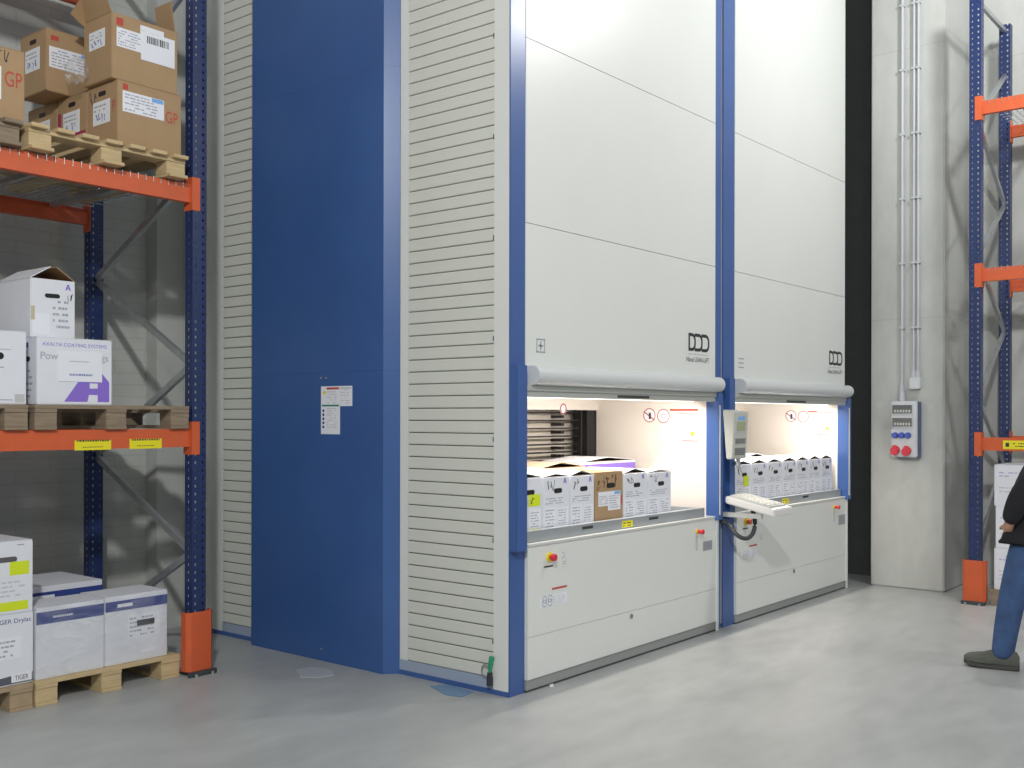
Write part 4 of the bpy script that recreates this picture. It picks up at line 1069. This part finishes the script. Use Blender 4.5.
# hands continue the arms: palm and five fingers each; the left one is pushed into the jacket pocket
for wi, dv, sv, cv_ in ((18, Vector((.86, .06, -.50)), Vector((.10, .98, .18)), Vector((.6, -.2, .2))), (21, Vector((0, .18, -.98)), Vector((0, .98, .18)), Vector((-.8, 0, -.1)))):
    wv = Vector(body[wi][0]); n0 = len(body); dv.normalize(); sv.normalize()
    body.append((wv + dv * .045, (.022, .032))); be.append((wi, n0))
    body.append((wv + dv * .085, (.018, .036))); be.append((n0, n0 + 1))
    for k in range(4):
        off = .028 - .019 * k; l_ = (.060, .072, .068, .050)[k]; i0 = len(body)
        k1 = wv + dv * .115 + sv * off; k2 = k1 + dv * (l_ * .5) + cv_ * .012; k3 = k2 + dv * (l_ * .35) + cv_ * .022
        body += [(k1, .0095), (k2, .0088), (k3, .0075)]; be += [(n0 + 1, i0), (i0, i0 + 1), (i0 + 1, i0 + 2)]
    i0 = len(body); body += [(wv + dv * .055 + sv * .046 + cv_ * .01, .011), (wv + dv * .098 + sv * .056 + cv_ * .02, .009)]; be += [(n0, i0), (i0, i0 + 1)]
pb = pobj('body', skin_mesh('body', body, be, 0, 2), SKIN, pr)
jn = [((0, .0, .94), (.165, .13)), ((0, .0, .86), (.168, .135)), ((-.095, .035, .78), (.108, .120)), ((-.098, .07, .62), (.096, .108)), ((-.097, .105, .48), (.088, .098)), ((-.094, .135, .30), (.080, .090)), ((-.092, .158, .14), (.074, .082)), ((-.091, .165, .06), (.066, .080)),
      ((.095, -.02, .78), (.108, .115)), ((.10, -.06, .62), (.092, .098)), ((.10, -.11, .48), (.080, .088)), ((.105, -.23, .30), (.074, .080)), ((.11, -.32, .17), (.069, .074)), ((.11, -.36, .105), (.066, .074))]
pobj('jeans', skin_mesh('jeans', jn, [(0, 1), (1, 2), (2, 3), (3, 4), (4, 5), (5, 6), (6, 7), (1, 8), (8, 9), (9, 10), (10, 11), (11, 12), (12, 13)], 0, 2), JEANS, pr)
jk = [((0, .02, .835), (.200, .165)), ((0, .01, 1.0), (.190, .160)), ((0, -.04, 1.2), (.185, .145)), ((0, -.11, 1.38), (.165, .125)), ((0, -.155, 1.475), (.085, .080)), ((0, -.16, 1.53), (.072, .075)),
      ((-.19, -.13, 1.41), .085), ((-.225, -.035, 1.28), .080), (EL, .076), ((-.228, .095, 1.03), .064), ((-.200, .116, .965), .050),
      ((.19, -.13, 1.41), .085), ((.23, -.15, 1.28), .076), (ER, .070), ((.245, -.08, 1.0), .058), ((.241, -.025, .925), .050)]
pobj('jacket', skin_mesh('jacket', jk, [(0, 1), (1, 2), (2, 3), (3, 4), (4, 5), (3, 6), (6, 7), (7, 8), (8, 9), (9, 10), (3, 11), (11, 12), (12, 13), (13, 14), (14, 15)], 1, 2), JACKET, pr)
def shoe(hx, hy, ang, pitch):
    M_ = Matrix.Translation((hx, hy, 0)) @ Matrix.Rotation(ang, 4, 'Z') @ Matrix.Rotation(pitch, 4, 'X')
    # cross sections along the length: y, half width, height
    sec = [(-.028, .026, .09), (-.012, .040, .118), (.04, .045, .135), (.09, .047, .134), (.14, .050, .120), (.19, .054, .102), (.24, .054, .090), (.275, .047, .076), (.297, .032, .060), (.306, .016, .046)]
    def loft(zlo, grow, hfun, name, mt, par):
        vs = []; fs = []; n = 12
        for y, w_, h_ in sec:
            zl, zh = zlo, hfun(h_)
            spring = .018 * max(0, (y - .18) / .12) ** 2
            for k in range(n):
                a = 2 * math.pi * k / n; cx_, sx_ = math.cos(a), math.sin(a)
                X = (w_ + grow) * (abs(cx_) ** .6) * (1 if cx_ >= 0 else -1); f_ = .5 + .5 * (abs(sx_) ** .6) * (1 if sx_ >= 0 else -1)
                vs.append(M_ @ Vector((X * (1 - .25 * f_ if hfun(1) != .02 else 1), y, zl + (zh - zl) * f_ + spring)))
        m_ = len(sec)
        for i in range(m_ - 1):
            for k in range(n): fs.append((i * n + k, i * n + (k + 1) % n, (i + 1) * n + (k + 1) % n, (i + 1) * n + k))
        fs += [tuple(range(n))[::-1], tuple(range((m_ - 1) * n, m_ * n))]
        mb = MB().poly(vs, fs); me = mb.mesh(name, (0, 0, 0), 0, True)
        return pobj(name, me, mt, par)
    u = loft(.022, 0, lambda h: h, 'shoe', SUEDE, pr)
    loft(.0, .006, lambda h: .034, 'shoe_sole', mat('sole', (.05, .05, .048), .7), u)
    for k in range(4):
        pts = [M_ @ Vector((x, .115 + .022 * k, .126 - .011 * k - abs(x) * .25)) for x in (-.026, 0, .026)]
        me = MB().tube(pts, .0035, 6).mesh('lace', (0, 0, 0)); pobj('lace', me, mat('lace', (.07, .07, .065), .8), u)
shoe(-.09, .09, .02, 0)
shoe(.11, -.43, -.05, -.02)
# hair, eyes, ears
bm = bmesh.new(); bmesh.ops.create_uvsphere(bm, u_segments=24, v_segments=16, radius=1)
for v_ in list(bm.verts):
    if v_.co.z < -.35 or (v_.co.y > .45 and v_.co.z < .45): bm.verts.remove(v_)
for v_ in bm.verts: v_.co = Vector((v_.co.x * .088, v_.co.y * .108 - .153, v_.co.z * .115 + 1.70))
me = bpy.data.meshes.new('hair'); bm.to_mesh(me); bm.free(); pobj('hair', me, HAIR, pr)
for s in (-1, 1):
    bm = bmesh.new(); bmesh.ops.create_uvsphere(bm, u_segments=12, v_segments=8, radius=.010); bmesh.ops.translate(bm, vec=(s * .03, -.066, 1.665), verts=bm.verts)
    me = bpy.data.meshes.new('eye'); bm.to_mesh(me); bm.free(); pobj('eye', me, PAPER, pr)
    bm = bmesh.new(); bmesh.ops.create_uvsphere(bm, u_segments=12, v_segments=8, radius=1)
    for v_ in bm.verts: v_.co = Vector((v_.co.x * .010 + s * .080, v_.co.y * .019 - .14, v_.co.z * .032 + 1.655))
    me = bpy.data.meshes.new('ear'); bm.to_mesh(me); bm.free(); pobj('ear', me, SKIN, pr)
me = MB().box(-.024, .024, -.065, -.051, 1.593, 1.600).mesh('mouth', (0, 0, 0)); pobj('mouth', me, mat('lip', (.38, .15, .12), .5), pr)
